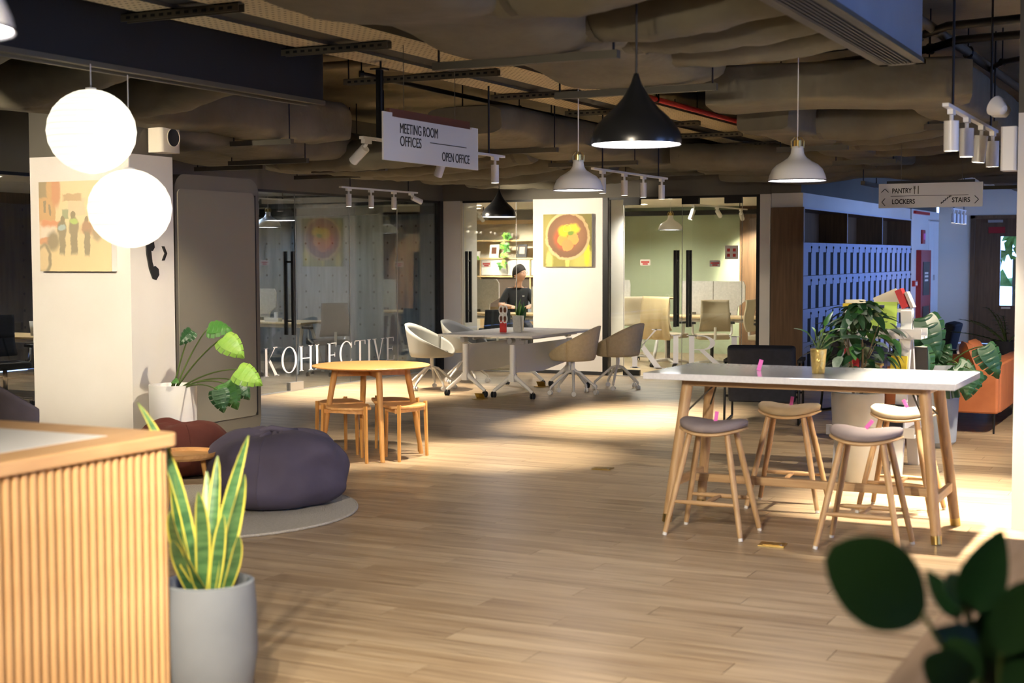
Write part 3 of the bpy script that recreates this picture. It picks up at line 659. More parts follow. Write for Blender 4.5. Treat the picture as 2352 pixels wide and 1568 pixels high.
# louvred outlet box
ob = thing('air_outlet', 'long blue-grey metal air outlet box with louvres underneath', 'air outlet', (-1.68, 0, 0))
M('outlet_paint', (150, 156, 164), .6, rgb2=(138, 144, 152), scale=2)
MB().bx(-.11, .11, 2.5, 8.4, 2.77, 3.4).build('box_body', 'outlet_paint', ob)
b = MB(); b.bx(-.13, -.075, 2.5, 8.42, 2.75, 2.775); b.bx(.075, .13, 2.5, 8.42, 2.75, 2.775); b.bx(-.13, .13, 8.36, 8.42, 2.75, 2.775); b.build('grille_frame', 'galv', ob)
for k in range(6): MB().bx(-.07 + .024 * k, -.062 + .024 * k, 2.5, 8.36, 2.75, 2.769).build('louvre', 'galv', ob)
# thin drop rods
for k, (x, y, z0, lab) in enumerate(((-5.44, 8.78, 2.5, 'thick black hanger post behind the left end of the meeting room sign'),)):
    t = thing('hanger_post', lab, 'hanger', (x, y, 0)); MB().bx(-.02, .02, -.02, .02, z0, 3.0).build('post', 'black_metal', t); MB().bx(-.05, .05, -.05, .05, 2.99, 3.0).build('plate', 'black_metal', t)

# ================================================================== LAMPS
def pendant_black(x, y, z, R, label):
    t = thing('pendant_lamp', label, 'pendant lamp', (x, y, z), 0, 'black pendant lamps'); k = R / .22
    prof = [(.22, 0), (.222, .02), (.214, .06), (.19, .10), (.15, .142), (.108, .18), (.07, .225), (.042, .27), (.026, .30), (.018, .325), (.012, .345), (.0, .35)]
    MB().lathe([(r * k, h * k) for r, h in prof] , 40).build('shade', 'black_lamp', t, smooth=True)
    MB().lathe([(r * k * .975, h * k * .97 + .002) for r, h in prof[:6]], 40).build('shade_lining', 'white_plastic', t, smooth=True)
    MB().disc((0, 0, .004), .212 * k, 40, up=False).build('light_disc', 'lamp_glow', t)
    MB().cyl((0, 0, .34 * k), (0, 0, ZC - z), .006, n=8).build('cord', 'black_matte', t)
    MB().cyl((0, 0, ZC - z - .04), (0, 0, ZC - z), .05, n=16).build('ceiling_rose', 'black_matte', t)
def pendant_white(x, y, z, label, lit=True, zc=ZC, group='white pendant lamps'):
    t = thing('pendant_lamp', label, 'pendant lamp', (x, y, z), 0, group)
    prof = [(.19, 0), (.182, .035), (.165, .075), (.135, .105), (.095, .128), (.062, .15), (.045, .175), (.04, .205), (.038, .225), (0, .228)]
    MB().lathe(prof, 40).build('shade', 'white_lac', t, smooth=True)
    MB().lathe([(r * .97, h * .97 + .002) for r, h in prof[:6]], 40).build('shade_lining', 'white_plastic', t, smooth=True)
    MB().lathe([(.1905, -.003), (.1925, .0), (.1905, .004)], 40).build('rim_line', 'black_matte', t)
    b = MB(); b.cyl((0, 0, .225), (0, 0, .265), .026, n=14)
    for a in range(4): c, s = math.cos(a * PI / 2 + .5), math.sin(a * PI / 2 + .5); b.tube([(.04 * c, .04 * s, .215), (.042 * c, .042 * s, .26), (.02 * c, .02 * s, .285)], .005, n=6)
    b.build('brass_holder', 'brass', t)
    MB().disc((0, 0, .003), .18, 36, up=False).build('light_disc', 'lamp_glow', t)
    MB().cyl((0, 0, .26), (0, 0, zc - z), .004, n=6).build('cord', 'white_plastic', t)
    return t
pendant_black(-2.6, 6.58, 2.2, .222, 'large black drop-shaped pendant lamp nearest the camera')
pendant_black(-8.55, 16.75, 2.18, .225, 'small-looking black pendant lamp over the white meeting table')
pendant_white(-4.34, 9.81, 2.15, 'white pendant lamp with brass holder in the middle, left of the big black lamp')
pendant_white(-2.53, 9.29, 2.15, 'white pendant lamp with brass holder over the bar table')
pendant_white(-2.583, 2.268, 2.158, 'white pendant lamp cut off by the upper left corner')
pendant_white(-7.72, 21, 2.07, 'white pendant lamp inside the green office', zc=2.5)
pendant_white(-12.6, 17.2, 2.1, 'white pendant lamp behind the lettered glass wall', zc=2.62)
pendant_white(-9.15, 20.4, 2.05, 'white pendant lamp inside the bookshelf office', zc=2.5)
def lantern(x, y, z, r, label):
    t = thing('paper_lantern', label, 'paper lantern', (x, y, z), 0, 'paper lanterns'); prof = []
    N = 22
    for i in range(N + 1):
        a = -PI / 2 + PI * i / N; rr = r * math.cos(a); prof.append((max(.02, rr * (1.0 if i % 2 else .988)), r * .95 * math.sin(a)))
    MB().lathe(prof, 16).build('paper_shade', 'lantern_paper', t, smooth=20)
    b = MB()
    for i in range(2, N - 1, 2): rr, h = prof[i]; b.tube([(rr * math.cos(q * PI / 16) * 1.001, rr * math.sin(q * PI / 16) * 1.001, h) for q in range(33)], .0006, n=4, caps=False)
    b.build('wire_rib', 'white_plastic', t)
    MB().cyl((0, 0, r * .93), (0, 0, 2.75 - z if z < 2.7 else .3), .004, n=6).build('cord', 'white_plastic', t)
    MB().cyl((0, 0, r * .93), (0, 0, r * .98), .03, n=14).build('top_ring', 'white_plastic', t)
lantern(-5.775, 6.22, 2.37, .25, 'upper round white paper lantern in front of the column')
lantern(-5.92, 6.69, 1.95, .25, 'lower round white paper lantern partly covering the street photograph')
def track(label, x, y0, y1, z, heads, zc=ZC, power=60, ang=58, col=WARM, hl=.15, hr=.034, lit=None):
    """ceiling track along Y; heads = list of (position 0..1, aim offset vector, power factor)"""
    t = thing('spot_track', label, 'track light', (x, y0, z), 0, 'white spotlight tracks'); L = y1 - y0
    MB().bx(-.018, .018, 0, L, 0, .02).build('track_rail', 'white_lac', t)
    for s in (.12, .88): MB().cyl((0, L * s, .02), (0, L * s, zc - z), .008, n=6).build('hanger_rod', 'black_metal', t)
    for (u, aim, pf) in heads:
        p = V(0, L * u, -.05); d = Vector(aim).normalized(); q = d.to_track_quat('Z', 'Y')
        h = MB(); R = q.to_matrix()
        prof = [(0, -hl * .1), (hr, -hl * .1), (hr, hl * .9), (hr * .9, hl * .9), (hr * .86, hl * .8)]
        c = p + d * .03
        for i in range(1): h.lathe(prof, 18)
        h.v = [tuple(R @ Vector(v) + c) for v in h.v]
        ho = h.build('spot_head', 'white_lac', t, smooth=40)
        MB().bx(-.016, .016, L * u - .045, L * u + .045, -.028, 0).cyl((0, L * u, -.03), tuple(c + d * .03), .012, n=8).build('adapter', 'white_lac', ho)
        ln = MB().disc((0, 0, hl * .8), hr * .86, 16); ln.v = [tuple(R @ Vector(v) + c) for v in ln.v]; ln.build('lens', 'lens_glow', ho)
        if pf: spot_light('track_spot_light', t, tuple(c + d * (hl + .01)), tuple(c + d * 3), power * pf * K_SPOT, ang, .7, col, .03)
    return t
DN = (0, 0, -1)
track('spotlight track in front of the lettered glass wall', -9.42, 14.3, 16.1, 2.48, [(.1, DN, 1.3), (.38, DN, 1.3), (.68, DN, 1.3), (.92, (1.25, 2.2, -1.0), 1.4)], ang=76)
track('spotlight track half hidden behind the meeting room sign', -5.42, 8.5, 10.7, 2.48, [(.03, (-2.1, .45, -1.55), .8), (.54, (-.85, .3, -1.65), 1.25), (.93, DN, 1.6)])
track('spotlight track beside the middle white lamp', -5.38, 12.5, 14.5, 2.48, [(.12, DN, 1.5), (.4, DN, 1.5), (.66, DN, 1.5), (.93, DN, 1.2)])
track('spotlight track at the right in front of the blue-lit duct', -1.40, 8.2, 10.15, 2.48, [(.1, (.0, .05, -1), 1.4), (.38, DN, 1.8), (.68, (-.1, 0, -1), 2.8), (.93, (0, .03, -1), 2.8)], power=70, hr=.042, hl=.17)
track('far spotlight track below the pantry sign', -3.9, 23.6, 24.9, 2.40, [(.1, DN, .5), (.38, DN, .5), (.66, DN, .5), (.93, DN, .5)])
track('unseen spotlight track added right of the picture over the lounge', -.5, 10.8, 13.2, 2.55, [(.1, (-.9, .2, -1), 1.2), (.5, (-.7, .3, -1), 1), (.9, (-.4, .6, -1), 1)])  # added lamps, kept out of view
track('unseen spotlight track added above the camera to brighten the open floor', -1.9, .2, 2.6, 2.5, [(.05, (-.45, .75, -.75), .25), (.35, (-.1, 1.4, -1), .8), (.65, (-.05, 1.9, -1), 1.0), (.95, (-.35, 1.5, -1), .7)], ang=85, power=70)  # unseen lamps added to lift the foreground floor
track('second unseen spotlight track added above the camera to brighten the desk', -1.3, -.8, 1.4, 2.5, [(.1, (-.6, 1.0, -.55), .28), (.5, (-.75, 1.1, -.7), .22), (.6, (.35, 1.0, -.45), .22), (.9, (-.45, 1.7, -.8), .7)], ang=80, power=70)  # unseen lamps added for the desk, one head for the corner plant
def fill_downlight(label, x, y, z, col, power):
    t = thing('fill_downlight', label, 'added ceiling light', (x, y, z), 0, 'small fill lamps added to brighten the rooms')  # added lamp, used only to brighten the rooms behind glass
    MB().lathe([(.05, -.006), (.065, -.006), (.065, 0), (.05, 0)], 24).build('trim_ring', 'white_lac', t); MB().disc((0, 0, -.002), .05, 20, up=False).build('lens', 'lens_glow', t)
    spot_light('fill_downlight_lamp', t, (0, 0, -.012), (0, 0, -1), power * K_SPOT, 150, .5, col, .05)
for k, (x, y) in enumerate(((-12.2, 15.2), (-13.2, 17.2), (-13.0, 12.4))): fill_downlight('added fill lamp behind the lettered glass, number %s from the far wall' % ('two', 'one', 'three')[k], x, y, 2.615, DAY if k < 2 else (1, .9, .75), (19, 19, 45)[k])  # fill added for the room behind the lettering
for k, (x, y) in enumerate(((-7.2, 19.5), (-8.4, 21.6), (-9.4, 19.8), (-10.9, 20.6), (-11.6, 21.9))): fill_downlight(('added fill lamp just inside the green office door', 'added fill lamp in the middle of the green office', 'added fill lamp behind the white far column', 'added fill lamp over the seated man', 'added fill lamp in front of the bookshelf')[k], x, y, 2.495, (1, .93, .82), (50, 50, 30, 34, 30)[k])  # fill added for the two small offices
track('unseen spotlight track added left of the picture to brighten the white column', -7.2, 4.3, 5.9, 2.6, [(.3, (-1.1, 3.6, -.75), 3.3), (.8, (.9, 2.7, -2.0), .9)], ang=46)  # unseen lamps added to brighten the column front
track('spotlight track on the ceiling of the green office', -6.9, 19.3, 22.3, 2.40, [(.15, (-.3, -.2, -1), .7), (.5, (.05, .9, -.5), .8), (.9, (-.1, 1.0, -.75), 2.0)], zc=2.5, power=45)
track('spotlight track over the bookshelf in the small office', -11.2, 19.6, 21.6, 2.40, [(.2, (.1, 1, -.6), 1), (.8, (.0, .9, -.5), 1.2)], zc=2.5, power=45)
track('spotlight track behind the lettered glass', -11.9, 13.6, 17.0, 2.46, [(.1, DN, .25), (.4, DN, .25), (.7, DN, .25)], zc=2.62, col=(.8, .9, 1))

# ================================================================== FURNITURE
def leg(b, p0, p1, r0, r1, n=12): b.cyl(p0, p1, r0, r1, n); return b
# ---- bar table
bt = thing('bar_table', 'long bar table with white stone top and splayed oak legs', 'table', (-2.25, 8.63, 0))
MB().box((0, 0, .92), (1.86, .92, .04)).build('table_top', 'quartz', bt, bevel=.004)
b = MB(); b.box((0, -.24, .875), (1.44, .03, .05)); b.box((0, .24, .875), (1.44, .03, .05)); b.box((-.72, 0, .875), (.05, .50, .05)); b.box((.72, 0, .875), (.05, .50, .05)); b.build('apron', 'oak_x', bt, bevel=.003)
FT = {}
for sx in (-1, 1):
    for sy in (-1, 1):
        foot = V(sx * .82, sy * .325, 0); top = V(sx * .72, sy * .22, .89); dv = (foot - top).normalized()
        lg = MB().cyl(top, foot.lerp(top, .055), .036, .030, 20).build('leg', 'oak_z', bt, smooth=40)
        MB().cyl(foot.lerp(top, .055), foot, .031, .030, 20).build('leg_tip', 'brass', lg, smooth=40)
for sx in (-1, 1):
    MB().box((sx * .793, 0, .245), (.03, .52, .055)).build('side_stretcher', 'oak_y', bt, bevel=.004)
    for sy in (-1, 1): MB().cyl((sx * .745, sy * .262, .66), (sx * .60, 0, .86), .006, n=8).build('brace_rod', 'galv', bt)
MB().box((0, 0, .245), (1.57, .045, .05)).build('long_stretcher', 'oak_x', bt, bevel=.004)
tg = MB().box((0, 0, .035), (.026, .002, .07), Euler((0, .28, 0)).to_matrix()).build('paper_tab', 'pink', bt, loc=(-.32, -.02, .94)); tg['label'] = 'small pink paper tab standing on the table'
# ---- bar stools
def stool(loc, rz, padmat, label, tilt=.15):
    t = thing('bar_stool', label, 'stool', loc, rz, 'oak bar stools with padded saddle seats'); H = .615
    def outline(n=36, a=.205, c=.155):
        pts = []
        for k in range(n):
            q = 2 * PI * k / n; x = a * math.copysign(abs(math.cos(q)) ** .8, math.cos(q)); y = c * math.copysign(abs(math.sin(q)) ** .8, math.sin(q)) + .03 * (abs(x) / a) ** 2 - .012
            pts.append((x, y))
        return pts
    def slab(z0, z1, s0, s1, dome, mat, name):
        o = outline(); n = len(o); b = MB(); rings = []
        lv = [(s0, z0, 0), (s1, z0 + (z1 - z0) * .35, 0), (s1, z0 + (z1 - z0) * .6, 0), (s1 * .93, z1 - (z1 - z0) * .08, 0), (s1 * .7, z1 + dome * .6, 1), (s1 * .35, z1 + dome, 1)]
        vs = []
        for s, z, _ in lv:
            for x, y in o: vs.append((x * s, y * s, z + .032 * (x / .205) ** 2 * s))
        vs.append((0, 0, z1 + dome)); m = len(lv)
        b.add(vs, [(i * n + k, i * n + (k + 1) % n, (i + 1) * n + (k + 1) % n, (i + 1) * n + k) for i in range(m - 1) for k in range(n)] + [((m - 1) * n + k, (m - 1) * n + (k + 1) % n, m * n) for k in range(n)] + [tuple(range(n))[::-1]])
        return b.build(name, mat, t, smooth=True)
    slab(H - .022, H, .9, 1.0, .0, 'oak_x', 'seat_plate'); slab(H + .003, H + .048, .97, .985, .008, padmat, 'seat_pad')
    for sx in (-1, 1):
        for sy in (-1, 1):
            top = V(sx * .115, sy * .085, H - .01); ft = V(sx * .235, sy * .19, 0)
            lg = MB().tube([top, top.lerp(ft, .35), ft.lerp(top, .03)], lambda u: .0175 + .004 * math.sin(u * 2.6) - .004 * u, n=12).build('leg', 'oak_z', t, smooth=50)
            MB().cyl(ft.lerp(top, .03), ft, .013, n=12).build('glide', 'white_plastic', lg)
    def at(sx, sy, z): k = 1 - z / (H - .01); return V(sx * (.115 + .12 * k), sy * (.085 + .105 * k), z)
    for sy in (-1, 1): MB().tube([at(-1, sy, .20).lerp(at(1, sy, .20), u / 8) for u in range(9)], lambda u: .009 + .006 * math.sin(PI * u), n=10).build('stretcher', 'oak_x', t, smooth=60)
    MB().tube([at(0, -1, .20).lerp(at(0, 1, .20), u / 6) for u in range(7)], lambda u: .008 + .006 * math.sin(PI * u), n=10).build('cross_stretcher', 'oak_y', t, smooth=60)
    tg = MB().box((0, 0, .03), (.022, .002, .06), Euler((0, tilt, 0)).to_matrix()).build('paper_tab', 'pink', t, loc=(.02, .0, H + .056)); tg['label'] = 'pink paper tab'
    return t
stool((-2.70, 8.09, 0), 0, 'seat_mauve', 'near left bar stool with mauve grey seat')
stool((-1.79, 8.07, 0), .0, 'seat_mauve', 'near right bar stool with mauve grey seat and a slanting pink tab', .7)
stool((-2.54, 9.17, 0), .05, 'seat_taupe', 'bar stool with taupe seat behind the table, left of the tall pot')
stool((-1.83, 9.30, 0), -.05, 'seat_cream', 'bar stool with cream lit seat in front of the white book rack', -.5)
# ---- round table and its four tucked stools
rt = thing('round_table', 'round light wood table with four stools tucked under it', 'table', (-6.32, 10.03, 0))
MB().lathe([(0, .735), (.36, .735), (.44, .742), (.488, .752), (.49, .758), (.486, .762), (0, .762)], 56).build('table_top', 'pine_x', rt, smooth=30)
A0 = math.atan2(-.30, .29)
for k in range(4):
    a = A0 + k * PI / 2; c, s = math.cos(a), math.sin(a)
    MB().tube([(c * .30, s * .30, .735), (c * .37, s * .37, .36), (c * .425, s * .425, 0)], lambda u: .027 - .008 * u, n=14).build('leg', 'pine_z', rt, smooth=50)
for k in range(2):
    a = A0 + k * PI / 2; MB().box((0, 0, .70 - .0 * k), (.60, .03, .055), Matrix.Rotation(a, 3, 'Z')).build('cross_rail', 'pine_x', rt)
def low_stool(ang, label):
    """quarter-shaped stool: rounded front edge, straight back rail towards the table centre"""
    c, s = math.cos(ang), math.sin(ang); t = thing('low_stool', label, 'stool', (-6.32 + c * .30, 10.03 + s * .30, 0), ang, 'wooden stools tucked under the round table')
    pts = [(-.20, -.04)]
    for k in range(13):
        a = -PI / 2.6 + 2 * PI / 2.6 * k / 12; pts.append((-.06 + .25 * math.cos(a), .23 * math.sin(a)))
    pts.append((-.20, .04))
    MB().prism(pts, .425, .448).build('seat', 'pine_x', t, bevel=.006)
    for (x, y, h) in ((-.15, 0, .43), (.10, -.205, .46), (.10, .205, .46)):
        MB().cyl((x, y, h), (x * 1.06, y * 1.06, 0), .017, .014, 4).build('leg', 'pine_z', t)
    ap = [(-.06 + .235 * math.cos(a), .215 * math.sin(a)) for a in [-PI / 2.9 + 2 * PI / 2.9 * k / 10 for k in range(11)]]
    for z0, z1 in ((.385, .424),):
        b = MB(); n = len(ap); vs = [(x, y, z0 + .018 * (1 - abs(i - 5) / 5) ** .5) for i, (x, y) in enumerate(ap)] + [(x, y, z1) for x, y in ap] + [(x * .9, y * .93, z0 + .018) for x, y in ap] + [(x * .9, y * .93, z1) for x, y in ap]
        b.add(vs, [(i, i + 1, n + i + 1, n + i) for i in range(n - 1)] + [(2 * n + i, 3 * n + i, 3 * n + i + 1, 2 * n + i + 1) for i in range(n - 1)] + [(i, 2 * n + i, 2 * n + i + 1, i + 1) for i in range(n - 1)])
        b.build('apron', 'pine_x', t)
    for sy in (-1, 1): MB().box((-.02, sy * .11, .405), (.30, .018, .035), Matrix.Rotation(sy * .62, 3, 'Z')).build('side_rail', 'pine_x', t)
    return t
low_stool(A0 - PI / 4, 'low wooden stool tucked in at the front left of the round table')
low_stool(A0 + PI / 4, 'low wooden stool tucked in at the front right of the round table')
low_stool(A0 + 3 * PI / 4, 'low wooden stool at the back right under the round table')
low_stool(A0 + 5 * PI / 4, 'low wooden stool at the back left under the round table')
# ---- meeting tables
def castor(b, x, y, r=.03):
    b.cyl((x - .022, y, r), (x - .008, y, r), r, n=14); b.cyl((x + .008, y, r), (x + .022, y, r), r, n=14); b.cyl((x, y, r), (x, y, r * 2.2), .008, n=8)
def flip_table(x, label):
    t = thing('flip_table', label, 'table', (x, 15.65, 0), 0, 'white folding meeting tables'); w = .311
    MB().box((0, 0, .728), (2 * w, 1.85, .025)).build('table_top', 'white_lac', t, bevel=.004)
    for sy in (-1, 1):
        y = sy * .80
        MB().rbox((0, y, .42), (.06, .085, .42), .025).build('leg_column', 'white_lac', t, smooth=40)
        f = MB()
        for sx in (-1, 1): f.tube([(0, y, .27), (sx * .07, y, .22), (sx * .255, y, .075)], lambda u: .034 - .014 * u, n=10)
        f.box((0, y, .24), (.07, .09, .09)); ft = f.build('foot', 'white_lac', t, smooth=50)
        for sx in (-1, 1): c = MB(); castor(c, sx * .255, y, .036); k = c.build('castor', 'mesh_dark', ft, smooth=40)
        h = MB().cyl((-.02, y - .05, .675), (-.02, y + .05, .675), .032, n=18).build('hinge', 'alu', t, smooth=40)
    b = MB(); b.add([(-.008, -.76, .62), (-.008, .76, .62), (-.008, .76, .34), (-.008, 0, .27), (-.008, -.76, .30), (.008, -.76, .62), (.008, .76, .62), (.008, .76, .34), (.008, 0, .27), (.008, -.76, .30)], [(0, 1, 2, 3, 4), (9, 8, 7, 6, 5)] + [(i, i + 5, (i + 1) % 5 + 5, (i + 1) % 5) for i in range(5)]); b.build('modesty_panel', 'white_lac', t)
    MB().cyl((.1, -.80, .69), (.1, .80, .69), .014, n=10).build('rail', 'alu', t)
flip_table(-8.03, 'white folding meeting table on castors, left of the pair')
flip_table(-7.405, 'white folding meeting table on castors, right of the pair')
def shell_chair(loc, rz, mat, label, group):
    t = thing('shell_chair', label, 'chair', loc, rz, group)
    def pt(u, v):
        a = 2 * PI * u; f = .5 + .5 * math.sin(a); rim = .03 + .37 * f ** .8 * (1 - .12 * (1 - abs(math.sin(a))))
        R_ = .275 * (1 - (1 - min(1, v / .62)) ** 2.2) + .02 * max(0, (v - .62) / .38)
        z = rim * max(0, (v - .5) / .5) ** 1.1 - .025 * (1 - min(1, v / .6))
        tilt = .05 * max(0, math.sin(a)) * max(0, (v - .5) / .5)
        return (R_ * math.cos(a) * 1.04, R_ * math.sin(a) * .95 + tilt, .43 + z)
    MB().grid(41, 14, lambda u, v: pt(u, max(v, .02))).build('shell', mat, t, smooth=True, solid=.02)
    MB().lathe([(0, .452), (.15, .455), (.20, .468), (.21, .478), (.19, .487), (0, .49)], 28).build('seat_pad', 'pad_dark' if mat == 'shell_grey' else mat, t, smooth=True)
    MB().cyl((0, 0, .25), (0, 0, .43), .022, n=14).build('gas_stem', 'white_lac', t)
    MB().cyl((0, 0, .405), (0, 0, .43), .09, n=20).build('seat_mount', 'white_lac', t)
    for k in range(5):
        a = k * 2 * PI / 5 + .3; c, s = math.cos(a), math.sin(a)
        st = MB().tube([(0, 0, .285), (c * .08, s * .08, .265), (c * .25, s * .25, .12), (c * .285, s * .285, .09), (c * .29, s * .29, .065)], lambda u: .018 - .005 * u, n=10).build('base_arm', 'white_lac', t, smooth=60)
        b = MB(); castor(b, 0, 0, .028); b.v = [tuple(Matrix.Rotation(a + k, 3, 'Z') @ Vector(v) + V(c * .29, s * .29, 0)) for v in b.v]; b.build('castor', 'white_lac', st, smooth=40)
    return t
shell_chair((-8.84, 15.45, 0), PI / 2 + .1, 'shell_grey', 'grey bucket swivel chair at the near left of the meeting table', 'grey swivel chairs at the meeting table')
shell_chair((-8.92, 16.5, 0), PI / 2, 'shell_grey', 'grey bucket swivel chair half hidden behind the near left one', 'grey swivel chairs at the meeting table')
shell_chair((-6.98, 15.62, 0), -PI / 2 + .15, 'shell_beige', 'beige upholstered swivel chair at the near right of the meeting table', 'beige swivel chairs at the meeting table')
shell_chair((-6.78, 16.55, 0), -PI / 2 - .1, 'shell_beige', 'beige upholstered swivel chair at the far right of the meeting table', 'beige swivel chairs at the meeting table')
# ---- reception desk, left foreground
XD, YD, ZD = -3.205, 3.87, 1.05
dk = thing('reception_desk', 'light wood reception desk with vertical slats in the left foreground', 'desk', (XD, YD, 0))
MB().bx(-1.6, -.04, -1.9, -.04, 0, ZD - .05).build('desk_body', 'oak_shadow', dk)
def rr(x0, x1, y0, y1, r, n=8):
    return [(x1 - r + r * math.cos(a), y1 - r + r * math.sin(a)) for a in [PI / 2 * k / n for k in range(n + 1)]] + [(x0, y1), (x0, y0), (x1, y0)]
MB().prism(rr(-1.6, .0, -1.9, .0, .06), ZD - .045, ZD).build('desk_top', 'oak_desk_h', dk, bevel=.006)
MB().bx(-1.5, -.16, -1.8, -.20, ZD - .004, ZD + .001).build('top_inlay', 'white_lac', dk)
sl = MB().rbox((0, 0, (ZD - .05) / 2), (.03, .023, ZD - .05), .010, 3).mesh('slat', 'oak_desk', 40)
k = 0
while .09 + k * .036 < 1.8: link('slat', sl, dk, (-.028, -.1 - k * .036, 0)); k += 1
for q in range(1, 4): a = PI / 2 * q / 4; link('slat', sl, dk, (-.1 + .07 * math.cos(a), -.1 + .07 * math.sin(a), 0), (0, 0, a))
for q in range(0, 20): link('slat', sl, dk, (-.1 - q * .036, -.028, 0), (0, 0, PI / 2))
# ---- wooden ledge, right foreground
lg_ = thing('counter_ledge', 'blurred brown wooden counter ledge at the lower right corner', 'counter', (-.64, 2.0, 0))
MB().bx(0, .75, -2.5, 2.9, .68, .72).build('counter_top', 'ledge_wood', lg_, bevel=.004); MB().bx(.06, .7, -2.4, 2.85, 0, .68).build('counter_body', 'ledge_wood', lg_)
# ---- bean bags, rug, side table
def bag(name, label, loc, rz, R, H, mat, seed, knot=True, sx=1.0):
    t = thing(name, label, 'bean bag', loc, rz)
    def pt(u, v):
        a = 2 * PI * u; ph = PI * v
        r = math.sin(ph) ** .42; z = -math.cos(ph); n_ = noise.noise(V(math.cos(a) * 1.6 + seed, math.sin(a) * 1.6, z * 1.5))
        fold = .05 * math.sin(a * 9 + 3 * z) * max(0, z) * r + .03 * noise.noise(V(math.cos(a) * 5, math.sin(a) * 5 + seed, z * 3))
        rad = R * r * (1 + .14 * n_ + fold - .05 * z); zz = (z * .5 + .5)
        return (rad * math.cos(a) * sx, rad * math.sin(a), max(.0, H * zz * (1 + .10 * noise.noise(V(math.cos(a) * 1.1, math.sin(a) * 1.1 + seed, 2))) - .06 * H * (1 if r < .3 and z > 0 else 0)))
    MB().grid(65, 33, lambda u, v: pt(u, v)).build('bag_body', mat, t, smooth=True)
    b = MB()
    for a0 in (0.4, 2.5, 4.6):
        b.tube([Vector(pt(a0 / (2 * PI), v)) * 1.004 for v in [.12 + .8 * j / 20 for j in range(21)]], .004, n=5)
    b.build('seam', mat, t)
    if knot:
        k_ = MB()
        for j in range(9):
            a = j * 2 * PI / 9; k_.tube([(.02 * math.cos(a), .02 * math.sin(a), H * .88), (.07 * math.cos(a), .07 * math.sin(a), H * .97), (.13 * math.cos(a), .13 * math.sin(a), H * .95), (.2 * math.cos(a), .2 * math.sin(a), H * .88)], lambda u: .028 - .015 * u, n=8)
        k_.tube([(-.12, .02, H * .96), (-.02, 0, H * 1.03), (.08, -.02, H * 1.0), (.14, .03, H * .98)], .022, n=8); k_.build('gathered_knot', mat, t, smooth=True)
bag('bean_bag', 'big slate purple bean bag on the round rug', (-5.60, 7.69, .018), .5, .47, .49, 'beanbag', 3.3, True, 1.02)
bag('bean_bag', 'dark red bean bag behind the small side table', (-7.10, 8.55, .0), 1.0, .36, .40, 'beanbag_red', 8.1, False)
rg = thing('rug', 'round cream rug under the purple bean bag', 'rug', (-5.93, 7.34, 0))
MB().lathe([(0, .0), (1.0, .0), (1.01, .008), (1.0, .017), (0, .018)], 72).build('rug_pile', 'rug', rg, smooth=30)
MB().tube([(1.005 * math.cos(q * PI / 48), 1.005 * math.sin(q * PI / 48), .011) for q in range(97)], .009, n=6, caps=False).build('rug_edge', 'rug', rg)
sd = thing('side_table', 'small round wooden tray table between the bean bags', 'table', (-6.02, 7.27, -.03))
MB().lathe([(0, .385), (.20, .385), (.215, .40), (.22, .425), (.213, .425), (.205, .402), (0, .40)], 40).build('tray_top', 'pine_x', sd, smooth=30)
for k in range(3): a = k * 2 * PI / 3 + .5; MB().cyl((.12 * math.cos(a), .12 * math.sin(a), .385), (.18 * math.cos(a), .18 * math.sin(a), 0), .016, .011, 12).build('leg', 'pine_z', sd)
# ---- brass floor boxes
for k, (x, y, lab) in enumerate(((-4.29, 10.17, 'brass floor socket plate in the open middle of the floor'), (-2.27, 7.88, 'brass floor socket plate between the two near bar stools'), (-7.72, 14.62, 'brass floor socket box at the near feet of the meeting tables'), (-7.75, 16.35, 'brass floor socket box at the far feet of the meeting tables'), (-7.2, 9.35, 'brass floor socket box beside the dark red bean bag'))):
    t = thing('floor_socket', lab, 'floor socket', (x, y, 0), .0 if k > 1 else .1, 'brass floor sockets')
    MB().box((0, 0, .004), (.15, .12, .008)).build('plate', 'brass', t, bevel=.002)
    if k > 1: MB().box((0, .0, .035), (.11, .006, .09), Euler((.7, 0, 0)).to_matrix()).build('open_lid', 'brass', t)
    else: MB().box((0, 0, .0085), (.10, .075, .002)).build('lid', 'brass', t); MB().cyl((.05, -.02, .008), (.05, -.02, .0105), .008, n=12).build('latch', 'alu', t)
# ---- phone booth behind the left column
pb = thing('phone_booth', 'grey rounded phone booth standing behind the white column', 'phone booth', (-7.98, 9.57, 0))
def rrect(y0, y1, z0, z1, r, n=8):
    P = []
    for cy_, cz, a0 in ((y1 - r, z1 - r, 0), (y0 + r, z1 - r, PI / 2), (y0 + r, z0 + r, PI), (y1 - r, z0 + r, 1.5 * PI)):
        P += [(cy_ + r * math.cos(a0 + PI / 2 * k / n), cz + r * math.sin(a0 + PI / 2 * k / n)) for k in range(n + 1)]
    return P
RY = Matrix(((0, 0, 1, 0), (1, 0, 0, 0), (0, 1, 0, 0), (0, 0, 0, 1)))
MB().prism(rrect(0, 1.18, .03, 2.37, .14), -1.1, 0, RY).build('booth_body', 'booth_edge', pb, smooth=30)
MB().prism(rrect(.03, 1.10, .20, 2.24, .05), -.01, .012, RY).build('side_panel', 'booth', pb, smooth=30)
MB().bx(.0, .014, 1.105, 1.117, .2, 2.22).build('door_seal', 'black_matte', pb)
for y in (.15, 1.0): MB().cyl((-.2, y, 0), (-.2, y, .05), .04, n=12).cyl((-.9, y, 0), (-.9, y, .05), .04, n=12).build('foot', 'black_matte', pb)
